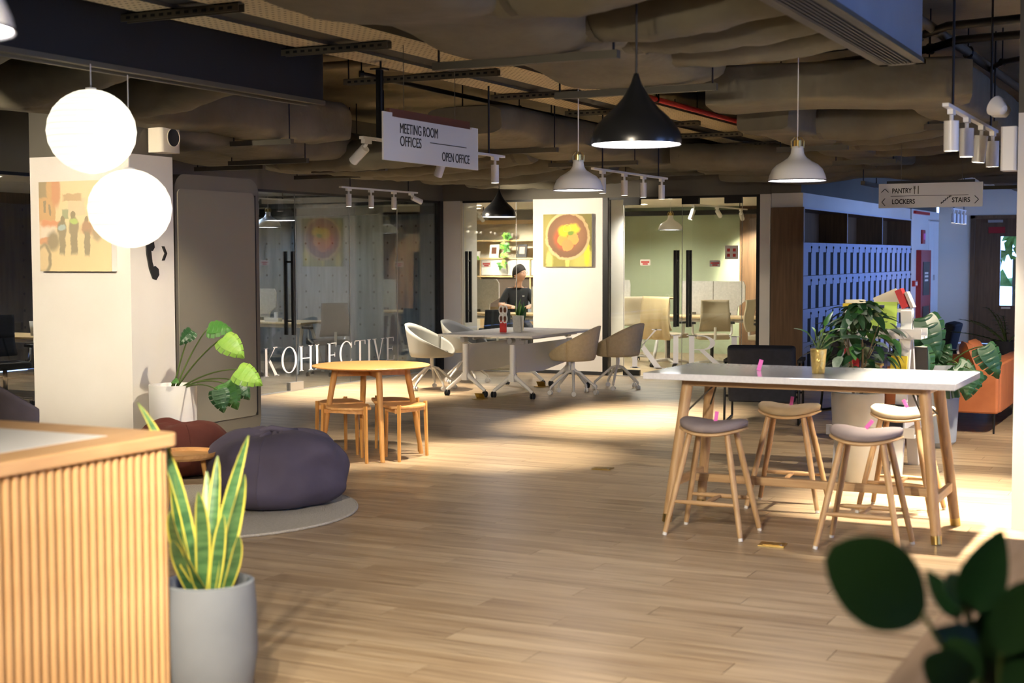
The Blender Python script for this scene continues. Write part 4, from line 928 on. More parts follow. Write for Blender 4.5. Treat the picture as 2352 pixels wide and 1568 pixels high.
# ---- speaker, phone sign, canvases
sp = thing('wall_speaker', 'white box speaker on the head of the left column', 'speaker', (-7.88, 9.33, 2.645))
MB().rbox((0, 0, 0), (.16, .24, .25), .03, 4, None).build('cabinet', 'cream_wall', sp, smooth=40)
MB().cyl((.078, .02, .0), (.084, .02, .0), .075, n=28).build('grille', 'mesh_dark', sp); MB().tube([(.085, .02 + .076 * math.cos(q * PI / 14), .076 * math.sin(q * PI / 14)) for q in range(29)], .004, n=6, caps=False).build('grille_ring', 'cream_wall', sp)
MB().bx(-.12, -.07, -.03, .03, -.05, .05).build('bracket', 'cream_wall', sp)
ph = thing('phone_sign', 'black telephone handset symbol with an arrow on the white column', 'sign', (-7.968, 9.24, 1.66))
P = [(-.035, .14), (.0, .16), (.035, .13), (.045, .08), (.02, .05), (.0, .055), (.012, -.04), (.03, -.085), (.05, -.075), (.09, -.10), (.095, -.15), (.06, -.19), (.02, -.18), (-.02, -.1), (-.05, .02), (-.055, .09)]
MB().prism(P, .0, .012, RY).build('handset', 'print_black', ph)
b = MB(); b.prism([(.14, .09), (.165, .09), (.20, .03), (.175, .03)], 0, .012, RY); b.prism([(.175, .03), (.20, .03), (.165, -.03), (.14, -.03)], 0, .012, RY); b.build('arrow', 'print_black', ph)
def canvas(label, x, y, z, w, h, d, mat):
    t = thing('canvas_print', label, 'picture', (x, y, z))
    MB().bx(-w / 2, w / 2, -.002, d, -h / 2, h / 2).build('canvas_block', 'paper', t)
    MB().bx(-w / 2, w / 2, -.004, -.002, -h / 2, h / 2).build('printed_face', mat, t)
canvas('square canvas photograph of people walking down a street, on the left column', -8.50, 8.94, 1.915, .78, .745, .058, 'print_street')
canvas('square canvas photograph of a food bowl on the far white column', -8.24, YF - .05, 1.885, .745, .735, .048, 'print_bowl')
# ---- hanging signs
s1 = thing('hanging_sign', 'white hanging sign reading MEETING ROOM OFFICES OPEN OFFICE', 'sign', (-4.85, 7.87, 2.28))
MB().bx(-.012, .0, 0, 1.30, 0, .285).build('board', 'sign_white', s1); MB().bx(-.012, .0, 0, .11, .285, .31).build('board_ear', 'sign_white', s1); MB().bx(-.012, .0, 1.2, 1.3, .285, .30).build('board_ear', 'sign_white', s1)
MB().bx(-.04, -.014, .10, 1.2, .24, .34).build('wood_batten', 'brown_board', s1)
RS = (PI / 2, 0, PI / 2)
text_mesh('MEETING ROOM', .09, 'print_black', 'lettering', s1, (.002, .205, .185), RS, fit=(.50, .066)); text_mesh('OFFICES', .09, 'print_black', 'lettering', s1, (.002, .205, .102), RS, fit=(.275, .066))
text_mesh('OPEN OFFICE', .09, 'print_black', 'lettering', s1, (.002, .765, .036), RS, fit=(.40, .062)); MB().bx(.0, .003, .60, 1.12, .147, .152).build('rule_line', 'print_black', s1)
for y in (.30, 1.0): MB().cyl((-.027, y, .33), (-.027, y, ZC - 2.28), .0025, n=5).build('wire', 'galv', s1)
s2 = thing('hanging_sign', 'white hanging sign reading PANTRY LOCKERS STAIRS', 'sign', (-2.9, 13.5, 2.10))
MB().bx(0, .935, 0, .014, 0, .225).build('board', 'sign_white', s2); MB().bx(.07, .86, .015, .04, .19, .25).build('top_batten', 'black_matte', s2)
RX = (PI / 2, 0, 0)
text_mesh('PANTRY', .058, 'print_black', 'lettering', s2, (.125, -.002, .135), RX, bold=.001, fit=(.178, .046)); text_mesh('LOCKERS', .058, 'print_black', 'lettering', s2, (.125, -.002, .035), RX, bold=.001, fit=(.208, .045)); text_mesh('STAIRS', .058, 'print_black', 'lettering', s2, (.665, -.002, .042), RX, bold=.001, fit=(.16, .045))
MB().bx(.11, .81, -.003, 0, .107, .111).build('rule_line', 'print_black', s2)
RXm = Matrix.Rotation(PI / 2, 4, 'X')
def chevron(c, pts):
    b = MB()
    for a, e in zip(pts, pts[1:]): b.cyl((a[0], -.002, a[1]), (e[0], -.002, e[1]), .0035, n=6)
    return b.build(c, 'print_black', s2)
chevron('arrow_up', [(.025, .145), (.058, .178), (.09, .145)]); chevron('arrow_left', [(.06, .09), (.03, .056), (.06, .022)]); chevron('arrow_right', [(.865, .10), (.90, .066), (.865, .03)])
b = MB(); b.bx(.325, .331, -.003, 0, .125, .195); [b.bx(.318 + .006 * k, .3205 + .006 * k, -.003, 0, .17, .2) for k in range(4)]; b.bx(.358, .366, -.003, 0, .125, .2); b.build('cutlery_symbol', 'galv', s2)
chevron('stairs_symbol', [(.57, .03), (.57, .045), (.588, .045), (.588, .06), (.606, .06), (.606, .075), (.624, .075), (.624, .09), (.642, .09), (.642, .10), (.66, .10)])
for x in (.2, .75): MB().cyl((x, .027, .24), (x, .027, ZC - 2.1), .003, n=5).build('wire', 'galv', s2)

# ================================================================== LOCKERS AND LOBBY
lk = thing('locker_cabinet', 'long wooden locker cabinet with pale doors and three open bays on top', 'lockers', (-4.89, YF, 0)); LL = 7.12
MB().bx(-.43, .0, -.03, .0, 0, 2.29).build('end_panel', 'walnut', lk); MB().bx(-.43, .0, LL, LL + .03, 0, 2.29).build('end_panel', 'walnut', lk)
MB().bx(-.43, -.003, 0.002, LL - .002, 0, 1.835).build('carcass', 'black_void', lk)
MB().bx(-.43, -.41, 0, LL, 1.835, 2.29).build('niche_back', 'walnut', lk); MB().bx(-.43, .0, 0, LL, 2.27, 2.295).build('top_board', 'walnut', lk); MB().bx(0, .006, 0, LL, 2.27, 2.295).build('edge_strip', 'locker_edge', lk)
for k in range(4): y = min(LL - .02, max(0, LL * k / 3)); p = MB().bx(-.41, .0, y, y + .02, 1.84, 2.27).build('divider', 'walnut', lk); MB().bx(0, .006, y, y + .02, 1.84, 2.27).build('edge_strip', 'locker_edge', p)
MB().bx(-.41, -.02, 0, LL, 0, .08).build('plinth', 'black_matte', lk)
pw = LL / 18; dh = .438
def door_mesh():
    w, h, s, c = pw - .006, dh - .006, .165, .125
    return MB().prism([(0, 0), (w - s, 0), (w - s, h - c), (w - .012, h - c), (w - .012, h - c + .0), (w, h - c), (w, h), (0, h)], -.018, 0, RY).mesh('door', 'locker')
dm = door_mesh(); lm_ = MB().cyl((0, 0, 0), (.012, 0, 0), .016, n=10).bx(.002, .006, -.004, .004, -.075, 0).mesh('lock', 'black_void'); hm = MB().bx(0, .01, -.02, .012, .012, .05).mesh('hinge_plate', 'alu')
for r in range(4):
    for k in range(18):
        d_ = link('door', dm, lk, (.0, k * pw + .003, .087 + r * dh)); link('lock', lm_, d_, (.0, pw - .02, dh - .065))
fc = thing('fire_cabinet', 'tall dark red fire hose cabinet on the white wall', 'fire cabinet', (-4.89, 25.9, .0))
MB().bx(.0, .09, 0, .95, .15, 1.76).build('cabinet_body', 'fire_red', fc); b = MB().bx(.09, .1, .18, .78, .95, 1.55).build('window_pane', 'black_lamp', fc); MB().bx(.09, .1, .18, .78, .3, .75).build('window_pane', 'black_lamp', fc)
for z in (1.2, 1.27, 1.33): MB().bx(.1, .103, .3, .62, z, z + .035).build('white_print', 'paper', fc)
ca = thing('fire_call_point', 'small red call point on the wall edge beside the fire cabinet', 'call point', (-4.89, 25.55, 1.12)); MB().bx(0, .05, 0, .28, 0, .1).build('case', 'red_paint', ca); MB().bx(.05, .055, .06, .22, .02, .08).build('front_plate', 'paper', ca)
fa = thing('alarm_sounder', 'slim dark red alarm unit above the fire cabinet', 'alarm', (-4.89, 26.3, 1.88)); MB().rbox((.02, .12, .12), (.05, .22, .25), .02).build('case', 'fire_red', fa); MB().bx(.045, .05, .05, .19, .07, .18).build('speaker_grille', 'pink', fa)
ep = thing('electrical_panel', 'white cupboard doors flush in the wall beside the fire cabinet', 'cupboard', (-4.89, 27.0, 0))
for k in range(2): MB().bx(0, .012, .06 + k * .5, .54 + k * .5, .35, 2.3).build('cupboard_door', 'white_lac', ep)
for k in range(2): MB().bx(.012, .03, .5 + k * .07, .52 + k * .07, 1.2, 1.3).build('handle', 'alu', ep)
MB().bx(0, .02, .02, 1.08, 2.3, 2.33).build('cornice', 'alu', ep)
rb = thing('exit_sign_box', 'red strip fixed at the top of the white wall behind the pantry sign', 'sign', (-4.89, 25.6, 2.40)); MB().bx(0, .05, 0, 1.3, 0, .05).build('strip', 'red_paint', rb); MB().bx(.05, .055, .1, 1.2, .01, .02).build('strip_edge', 'fire_red', rb)
em = thing('emergency_light', 'white twin emergency light box at the top of the right column', 'emergency light', (-1.16, 9.02, 2.29)); MB().rbox((0, 0, 0), (.09, .16, .26), .015).build('case', 'white_plastic', em)
for s in (-1, 1): MB().lathe([(.0, .0), (.03, .01), (.06, .07), (.062, .085), (0, .085)], 20).build('lamp_head', 'white_plastic', em, loc=(-.02, s * .1, .22), rot=(0, -1.1, s * .5), smooth=40)
MB().cyl((-.048, -.02, -.05), (-.044, -.02, -.05), .012, n=10).build('button', 'black_matte', em)

# ================================================================== PLANTS
def P(px, py, d):
    v = CF + CR * ((px - 1176) / F) - CU * ((py - 784) / F); return V(0, 0, EYE) + v * d
def frame(d, up=V(0, 0, 1)):
    y = Vector(d).normalized(); z = Vector(up) - y * Vector(up).dot(y)
    if z.length < 1e-3: z = y.orthogonal()
    z.normalize(); return Matrix((y.cross(z), y, z)).transposed()
def lance_mesh(name, mat, L=.25, W=.03, droop=.25, fold=.25, n=12, blunt=.5, edge=None, pw=.8):
    def pt(u, v):
        w = W * math.sin(PI * min(1, v * .96 + .02) ** blunt) ** pw; s = (u - .5) * 2
        return (s * w, L * v, -droop * L * v * v + fold * w * abs(s))
    b = MB(); b.grid(5, n, pt)
    if edge:
        b.mi = [1 if k % 4 in (0, 3) else 0 for k in range(len(b.f))]; return b.mesh(name, [mat, edge], True)
    return b.mesh(name, mat, True)
def monstera_mesh(name, mat, S=.2, seed=0):
    """heart-shaped leaf with deep slits: ribs of blade either side of the midrib"""
    rnd = random.Random(seed); b = MB(); nl = 5
    def halfw(t): return S * .52 * math.sin(PI * min(1, (t * .93 + .10)) ** .62) ** .75
    for sd in (-1, 1):
        for k in range(nl):
            t0, t1 = k / nl, (k + .93 + .05 * rnd.random()) / nl; rows = []
            for j in range(5):
                f = j / 4; row = []
                for q in range(5):
                    t = t0 + (t1 - t0) * q / 4 * (1 - .25 * f) + (t1 - t0) * .12 * f; g = f
                    if g > .45: t = t + .0
                    tt = t0 + (t1 - t0) * (.5 + (q / 4 - .5) * (1 - .30 * max(0, f - .6)))
                    x = sd * halfw(tt) * f; y = S * (tt * 1.05 - .12 * (1 - tt) * f * 1.6 + .10 * f)
                    row.append((x, y, -.22 * S * tt * tt - .16 * S * f * f + .03 * S * math.sin(q * 1.5)))
                rows.append(row)
            b.add([p for r in rows for p in r], [(j * 5 + q, j * 5 + q + 1, (j + 1) * 5 + q + 1, (j + 1) * 5 + q) for j in range(4) for q in range(4)])
        # continuous strip along the midrib
        vs = []
        for j in range(13):
            t = j / 12; vs += [(0, S * t * 1.05, -.22 * S * t * t), (sd * halfw(t) * .66, S * (t * 1.05 - .05 * (1 - t)), -.22 * S * t * t - .03 * S)]
        b.add(vs, [(2 * j, 2 * j + 1, 2 * j + 3, 2 * j + 2) for j in range(12)])
    me = b.mesh(name, mat, True); return me
def put_leaf(me, parent, base, d, up, scale=1.0, org=V(0, 0, 0), name='leaf'):
    o = link(name, me, parent); R = frame(d, up).to_4x4(); o.matrix_local = Matrix.Translation(Vector(base) - org) @ R @ Matrix.Scale(scale, 4); return o
def bend(p0, p1, lift=.1, n=8): p0, p1 = Vector(p0), Vector(p1); return [p0.lerp(p1, i / n) + V(0, 0, lift * 4 * (i / n) * (1 - i / n)) for i in range(n + 1)]
def pot(t, prof, mat, soil_r, soil_z, n=40):
    MB().lathe(prof, n).build('pot', mat, t, smooth=35); MB().disc((0, 0, soil_z), soil_r, n).build('soil', 'soil', t)
MON = [monstera_mesh('leaf', 'leaf_mid', .2, 1), monstera_mesh('leaf', 'leaf_light', .2, 2), monstera_mesh('leaf', 'leaf_dark', .2, 3)]
def monstera(name, label, loc, potprof, potmat, sr, sz, leaves, depth):
    t = thing(name, label, 'potted plant', loc); org = Vector(loc); pot(t, potprof, potmat, sr, sz)
    for (px, py, dd, sx_, dirx, diry, size, mi, root_x) in leaves:
        base = P(px, py, depth + dd); src = org + V(root_x, 0, sz)
        MB().tube([p - org for p in bend(src, base, .04 + .1 * abs(root_x))], lambda u: .008 - .003 * u, n=6).build('leaf_stem', 'stem', t, smooth=True)
        d = CR * dirx + CU * diry + CF * (-.25); put_leaf(MON[mi], t, base, d, -CF * .8 + V(0, 0, .55), size / .2, org)
    return t
monstera('potted_monstera', 'monstera plant in a white pot leaning out beside the phone booth', (-7.66, 9.13, 0), [(.0, 0), (.15, 0), (.19, .25), (.195, .62), (.18, .62), (.175, .56)], 'white_lac', .178, .57,
         [(440, 758, 0, 0, -.5, -.5, .13, 2, .0), (478, 752, .1, 0, .8, .05, .17, 0, .02), (512, 775, -.1, 0, .75, -.55, .2, 1, .02), (545, 848, -.2, 0, .9, -.4, .2, 1, .04), (515, 880, -.1, 0, .5, -.8, .2, 0, .05), (535, 872, .1, 0, .8, -.75, .18, 2, .05), (500, 895, -.3, 0, .3, -1, .16, 2, .06), (408, 872, .0, 0, -.6, -.2, .05, 0, -.02)], 11.4)
monstera('potted_monstera', 'dark monstera in a pale blue pot behind the bar table', (-2.22, 12.65, 0), [(.0, 0), (.14, 0), (.19, .05), (.215, .5), (.22, .72), (.2, .72), (.195, .66)], 'blue_pot', .2, .67,
         [(2122, 728, 0, 0, .35, -.9, .36, 2, .0), (2100, 800, -.2, 0, .2, -1, .36, 2, .0), (2125, 850, .0, 0, .9, -.3, .32, 2, .0), (2160, 870, -.2, 0, .9, .2, .34, 2, .0), (2200, 835, -.3, 0, .7, -.5, .24, 2, .05), (2262, 795, -.2, 0, .5, -.9, .26, 2, .08), (2232, 850, -.4, 0, -.2, -1, .22, 2, .05), (2150, 840, .2, 0, .3, .6, .2, 2, .0)], 12.3)
# snake plant, left foreground
SN = V(-3.215, 4.0, 0)
sn = thing('potted_snake_plant', 'snake plant with yellow-edged leaves in a grey pot beside the desk', 'potted plant', tuple(SN))
pot(sn, [(.0, 0), (.115, 0), (.15, .08), (.175, .25), (.172, .42), (.165, .50), (.15, .505), (.142, .49), (.142, .44)], 'grey_pot', .146, .45)
def blade(px0, px1, py1, d1, w, lean=0.0, ctl=None, k=0):
    a = P(px0, 1385, 5.0); a = V(SN.x + (a.x - SN.x) * .55, SN.y + (a.y - SN.y) * .55, .45); e = P(px1, py1, d1); rnd = random.Random(k); n = 16; tw0, tw1 = rnd.uniform(-.6, .6), rnd.uniform(-.9, .9)
    mid = a.lerp(e, .5) + V(rnd.uniform(-.02, .02), rnd.uniform(-.02, .02), .03) + CR * lean; mid = P(*ctl) if ctl else mid; vs = []
    for i in range(n):
        t = i / (n - 1); c = a * (1 - t) ** 2 + mid * 2 * t * (1 - t) + e * t * t; ww = w * (.55 + .9 * t * (1 - t) * 1.7) * (1 - t ** 6) ** .6 + .001
        ang = tw0 + (tw1 - tw0) * t; s = CR * math.cos(ang) + CF * math.sin(ang); nn = s.cross(V(0, 0, 1))
        for q in range(5): f = (q - 2) / 2; vs.append(c + s * ww * f * (1 if abs(f) < .9 else 1.0) + nn * .25 * ww * f * f - SN)
    b = MB(); b.add(vs, [(i * 5 + q, i * 5 + q + 1, (i + 1) * 5 + q + 1, (i + 1) * 5 + q) for i in range(n - 1) for q in range(4)])
    # narrow the yellow margins: move inner columns outwards
    for i in range(n):
        for q, o in ((1, 0), (3, 4)): p, r = Vector(b.v[i * 5 + q]), Vector(b.v[i * 5 + o]); b.v[i * 5 + q] = tuple(p.lerp(r, .5))
    b.mi = [1 if k_ % 4 in (0, 3) else 0 for k_ in range(len(b.f))]
    b.build('leaf', ['snake_mid', 'snake_edge'], sn, smooth=True)
for k, a in enumerate(((440, 316, 924, 4.95, .022, -.06, (425, 1075, 5.0)), (500, 571, 998, 5.0, .024, -.03), (520, 562, 1088, 4.9, .03, .03), (470, 500, 1046, 5.1, .024, .01), (400, 388, 1010, 5.0, .02, .0), (450, 455, 1128, 4.8, .028, .0), (410, 402, 1060, 5.05, .026, -.02), (480, 392, 1170, 4.72, .03, -.06), (530, 545, 1160, 4.95, .026, .02), (440, 418, 1120, 5.1, .028, .0), (500, 512, 1180, 4.9, .026, .01), (460, 475, 1080, 5.15, .022, 0), (545, 548, 1230, 4.85, .022, .03), (420, 396, 1240, 4.8, .028, -.03))): blade(*a, k=k)
# plant in golden pot on the bar table
LN = [lance_mesh('leaf', 'leaf_mid', .22, .024, .35), lance_mesh('leaf', 'leaf_light', .22, .022, .5), lance_mesh('leaf', 'leaf_dark', .2, .03, .2)]
GP = V(-2.19, 8.56, .94); gp = thing('gold_pot_plant', 'leafy plant in a hammered gold pot on the bar table', 'potted plant', tuple(GP))
MB().lathe([(0, 0), (.036, 0), (.038, .004), (.050, .148), (.052, .15), (.047, .15), (.045, .13), (0, .13)], 28).build('pot', 'gold', gp, smooth=40)
for k, (px, py, dd, sc_) in enumerate(((1828, 752, 0, 1.0), (1862, 742, .1, .8), (1893, 745, -.15, .8), (1912, 712, .1, 1.1), (1932, 748, -.1, 1.0), (1998, 775, 0, 1.1), (1880, 770, -.2, .7), (1905, 760, .15, .9), (1940, 772, .1, .8))):
    tip = P(px, py, 8.66 + dd); src = GP + V(0, 0, .13); mid = src.lerp(tip, .45) + V(0, 0, .045)
    MB().tube([p - GP for p in (src, src.lerp(mid, .5) + V(0, 0, .012), mid)], .0035, n=6).build('leaf_stem', 'stem', gp)
    put_leaf(LN[k % 3 if k != 2 else 1], gp, mid, tip - mid + V(0, 0, .02), V(0, 0, 1) - CF * .4, (tip - mid).length / .21 * sc_, GP)
# small plant in brass pot on the meeting table
G2 = V(-7.76, 15.78, .7405); g2 = thing('gold_pot_plant', 'small leafy plant in a brass pot on the meeting table', 'potted plant', tuple(G2))
MB().lathe([(0, 0), (.034, 0), (.04, .12), (.037, .12), (.036, .10), (0, .10)], 24).build('pot', 'gold', g2, smooth=40)
rnd = random.Random(4)
for k in range(16):
    a = rnd.uniform(0, 2 * PI); l = rnd.uniform(.5, 1.0); put_leaf(LN[k % 3], g2, V(0, 0, .1), V(math.cos(a) * l * .9, math.sin(a) * l * .9, 1), V(math.cos(a), math.sin(a), .4), rnd.uniform(.8, 1.25))
# bushy tree-like plant in the tall concrete pot
TP = V(-2.38, 10.45, 0); tp = thing('potted_umbrella_plant', 'bushy leafy plant in a tall pale concrete pot behind the bar table', 'potted plant', tuple(TP))
pot(tp, [(0, 0), (.125, 0), (.135, .02), (.175, .35), (.192, .60), (.19, .655), (.165, .66), (.16, .62)], 'concrete_pot', .163, .62)
OV = [lance_mesh('leaf', 'leaf_dark', .085, .024, .3, .2, 7, .62), lance_mesh('leaf', 'leaf_mid', .08, .024, .3, .2, 7, .62), lance_mesh('leaf', 'leaf_silver', .08, .024, .3, .2, 7, .62), lance_mesh('leaf', 'leaf_dark', .09, .022, .4, .2, 7, .62)]
rnd = random.Random(11); tips = []
for k in range(9):
    a = rnd.uniform(0, 2 * PI); e = V(math.cos(a) * rnd.uniform(.03, .16), math.sin(a) * rnd.uniform(.03, .16), rnd.uniform(1.0, 1.28)); tips.append(e)
    MB().tube([V(math.cos(a) * .03, math.sin(a) * .03, .6), V(math.cos(a) * .05, math.sin(a) * .05, .85), e], lambda u: .009 - .005 * u, n=6).build('branch', 'bark', tp, smooth=True)
for k in range(210):
    a = rnd.uniform(0, 2 * PI); h = rnd.random(); R = .30 * math.sin(PI * (h * .8 + .16)) ** .7 * rnd.uniform(.35, 1.0); z = .80 + .52 * h
    p = V(math.cos(a) * R, math.sin(a) * R, z); d = V(math.cos(a), math.sin(a), rnd.uniform(-.9, .5)) + V(rnd.uniform(-.5, .5), rnd.uniform(-.5, .5), 0)
    put_leaf(OV[rnd.choice((0, 0, 1, 2, 3, 3))], tp, p, d, V(math.cos(a) * .4, math.sin(a) * .4, 1), rnd.uniform(1.1, 1.9))
# feathery plant in the far dark planter
ZP = P(2312, 790, 16.0); ZP = V(ZP.x, ZP.y, 0); zp = thing('potted_zz_plant', 'feathery dark plant in a tall dark planter in front of the wooden door', 'potted plant', tuple(ZP))
pot(zp, [(0, 0), (.16, 0), (.17, .70), (.155, .70), (.15, .66)], 'dark_pot', .155, .67)
zl = lance_mesh('leaf', 'leaf_dark', .06, .016, .2, .2, 6, .6)
for k, (a, b_, l) in enumerate(((2.9, .35, .62), (2.6, .9, .5), (1.8, 1.2, .45), (3.4, 1.0, .5), (.6, 1.1, .45), (4.6, 1.3, .5), (2.2, 1.5, .48))):
    d = V(math.cos(a), math.sin(a), 0); pts = [V(0, 0, .66) + d * (l * u) + V(0, 0, b_ * l * u * (1 - .45 * u)) for u in [j / 9 for j in range(10)]]
    MB().tube(pts, lambda u: .009 - .006 * u, n=6).build('frond_stem', 'stem', zp, smooth=True)
    for j in range(2, 10):
        for s in (-1, 1): put_leaf(zl, zp, pts[j], d * .5 + V(-d.y, d.x, 0) * s + V(0, 0, .3), V(0, 0, 1), 1.25 - .05 * j)
# blurred foreground plant on the ledge
FP = V(-.30, 2.30, .72); fp = thing('potted_rubber_plant', 'out of focus dark rubber plant at the lower right corner', 'potted plant', tuple(FP))
pot(fp, [(0, 0), (.06, 0), (.085, .13), (.078, .13), (.074, .11)], 'concrete_pot', .076, .115)
FL = [lance_mesh('leaf', 'leaf_deep', .15, .04, .15, .15, 14, 1.05, pw=.6), lance_mesh('leaf', 'leaf_dark', .13, .028, .1, .2, 10, .62)]
def fleaf(x0, y0, x1, y1, d0, d1, me, w=1.0, up=None):
    a, e = P(x0, y0, d0), P(x1, y1, d1); src = FP + V(0, 0, .115)
    MB().tube([p - FP for p in bend(src, a, .02)], .004, n=6).build('leaf_stem', 'stem', fp)
    o = put_leaf(me, fp, a, e - a, up or (-CF + V(0, 0, .35)), (e - a).length / (.15 if me is FL[0] else .13), FP); o.scale = (o.scale.x * w, o.scale.y, o.scale.z)
for a in ((2120, 1410, 1925, 1272, 2.2, 2.15, FL[0], 1.45), (2225, 1400, 2310, 1212, 2.3, 2.35, FL[1], 1.2), (2215, 1395, 2190, 1300, 2.3, 2.4, FL[1], 1.1), (2200, 1420, 2130, 1300, 2.32, 2.4, FL[1], .9), (2300, 1500, 2380, 1340, 2.2, 2.2, FL[0], 1.3), (2230, 1480, 2330, 1400, 2.3, 2.3, FL[0], 1.2), (2240, 1500, 2150, 1450, 2.25, 2.2, FL[1], 1.6), (2250, 1560, 2180, 1470, 2.2, 2.2, FL[0], 1.4), (2230, 1590, 2140, 1520, 2.2, 2.15, FL[0], 1.4), (2300, 1580, 2290, 1450, 2.25, 2.2, FL[0], 1.3), (2320, 1600, 2390, 1480, 2.2, 2.2, FL[0], 1.5)): fleaf(*a)

# ================================================================== LOUNGE
def armchair(loc, rz, label, arms=True):
    """low lounge chair facing local -Y with a bent metal frame"""
    t = thing('lounge_chair', label, 'armchair', loc, rz, 'dark lounge chairs')
    MB().rbox((0, -.02, .35), (.62, .62, .16), .06, 4).build('seat_cushion', 'navy', t, smooth=40, bevel=.02)
    MB().rbox((0, 0, 0), (.66, .14, .56), .05, 4).build('backrest', 'navy', t, smooth=40, loc=(0, .33, .50), rot=(-.24, 0, 0), bevel=.02)
    for s in (-1, 1):
        x = s * .36; f = MB().tube([(x, -.30, .58), (x, -.32, .56), (x, -.33, .02), (x, -.30, .012), (x, .36, .012), (x, .38, .03), (x, .30, .58), (x, .27, .60), (x, -.28, .60), (x, -.30, .58)], .012, n=8).build('side_frame', 'black_metal', t, smooth=60)
        if arms: MB().rbox((x, -.02, .615), (.05, .58, .03), .012).build('armrest', 'black_matte', f)
    for y in (-.25, .25): MB().cyl((-.36, y, .27), (.36, y, .27), .012, n=8).build('cross_bar', 'black_metal', t)
armchair((-4.1, 13.9, 0), PI + .2, 'dark navy lounge chair directly behind the left part of the bar table')
armchair((-3.35, 15.3, 0), PI - .4, 'dark navy lounge chair half hidden by the bushy plant')
armchair((-3.55, 19.4, 0), -PI / 2, 'black lounge chair with tubular arms in front of the white lobby wall')
so = thing('sofa', 'tan orange leather sofa with slim black legs at the right', 'sofa', (-1.83, 13.72, 0))
MB().rbox((-.52, .06, .395), (1.04, .14, .41), .03, 4).build('arm', 'tan_leather', so, smooth=40, bevel=.015); MB().rbox((-.07, 1.05, .42), (.16, 1.9, .46), .04, 4).build('backrest', 'tan_leather', so, smooth=40, bevel=.015)
MB().rbox((-.58, 1.05, .29), (.9, 1.86, .2), .04, 4).build('seat', 'tan_leather', so, smooth=40, bevel=.02); MB().rbox((-.52, 2.06, .395), (1.04, .14, .41), .03, 4).build('arm', 'tan_leather', so, smooth=40, bevel=.015)
for (x, y) in ((-.04, .04), (-1.0, .04), (-.04, 2.08), (-1.0, 2.08)): MB().cyl((x, y, .19), (x * 1.01, y, 0), .014, .009, 10).build('leg', 'black_metal', so)
for k, (y, a, lab) in enumerate(((.42, -.45, 'tan cushion leaning in the near corner of the sofa'), (.78, -.35, 'second tan cushion farther along the sofa'))):
    c = thing('cushion', lab, 'cushion', (-1.83 - .30, 13.72 + y, .45), 0, 'tan sofa cushions')
    def cp(u, v): x = (u - .5) * 2; z = (v - .5) * 2; return (.24 * x, 0, .22 * z)
    b = MB(); n = 14; vs = []
    for sgn in (-1, 1):
        for j in range(n):
            for i in range(n):
                x, z = (i / (n - 1) - .5) * 2, (j / (n - 1) - .5) * 2; th = .075 * (max(0, 1 - x ** 4) * max(0, 1 - z ** 4)) ** .5
                vs.append((sgn * th, .23 * x, .22 * z))
    b.add(vs, [(s * n * n + j * n + i, s * n * n + j * n + i + 1, s * n * n + (j + 1) * n + i + 1, s * n * n + (j + 1) * n + i) for s in (0, 1) for j in range(n - 1) for i in range(n - 1)])
    b.build('cushion_cover', 'tan_leather', c, smooth=True, loc=(0, 0, .17), rot=(0, a * .8, .25 * (1 - k)))
ct = thing('coffee_table', 'low dark round coffee table behind the sofa arm', 'table', (-2.75, 16.8, 0)); MB().lathe([(0, .38), (.4, .38), (.41, .39), (.41, .405), (0, .41)], 36).build('table_top', 'walnut', ct, smooth=30)
for k in range(3): a = k * 2 * PI / 3; MB().cyl((.2 * math.cos(a), .2 * math.sin(a), .38), (.3 * math.cos(a), .3 * math.sin(a), 0), .012, n=8).build('leg', 'black_metal', ct)
vs_ = thing('glass_jar', 'small round dark glass jar on the coffee table', 'jar', (-2.75, 16.75, .41)); MB().lathe([(0, 0), (.06, 0), (.1, .05), (.1, .09), (.06, .13), (.055, .16), (.065, .17)], 24).build('jar_body', 'black_lamp', vs_, smooth=40); MB().lathe([(0, .172), (.06, .172), (.06, .18), (0, .185)], 20).build('lid', 'brass', vs_)
# ---- white A-frame book rack
BK = V(-2.16, 11.12, 0); bk = thing('book_rack', 'white A-frame book rack behind the bar table', 'bookshelf', tuple(BK)); RXA = .036
for x in (0, -.44):
    for sy in (-1, 1):
        top, ft = V(x, -sy * .03, 1.24), V(x, sy * .34, 0); dv = (ft - top); ang = math.atan2(dv.y, -dv.z)
        MB().box((top + ft) / 2, (.085, .05, dv.length), Matrix.Rotation(ang, 3, 'X')).build('leg', 'white_lac', bk, bevel=.003)
    MB().box((x, 0, .36), (.05, .46, .05)).build('tie_bar', 'white_lac', bk)
SH = []
for sy in (-1, 1):
    for z in (.30, .68, 1.03):
        y = sy * (.34 - (.34 + .03) * z / 1.24 + .04); s = MB(); s.box((-.20, y, z), (.66, .11, .018)); s.box((-.20, y + sy * .055, z + .03), (.66, .014, .075)); s.build('ledge', 'white_lac', bk); SH.append((sy, y, z))
MB().box((-.22, 0, 1.235), (.52, .06, .03)).build('top_bar', 'white_lac', bk)
def book(label, x, y, z, w, h, d, mat, rx=.0, rz=0, ry=0, extra=None):
    t = thing('book', label, 'book', (BK.x + x, BK.y + y, z), rz, 'books on the white rack'); rot = (rx, ry, 0)
    c = MB().bx(-w / 2, w / 2, -d / 2, d / 2, 0, h).build('cover', mat, t, rot=rot); MB().bx(-w / 2 + .004, w / 2 - .002, -d / 2 + .003, d / 2 - .003, .002, h + .001).build('pages', 'paper', c)
    if extra: extra(c, w, h, d)
    return t
M('book_green', (190, 220, 96), .6); M('book_navy', (44, 52, 92), .55); M('book_yellow', (232, 208, 60), .6); M('book_red', (190, 40, 44), .55); M('book_cream', (226, 216, 192), .6); M('book_black', (34, 34, 38), .55)
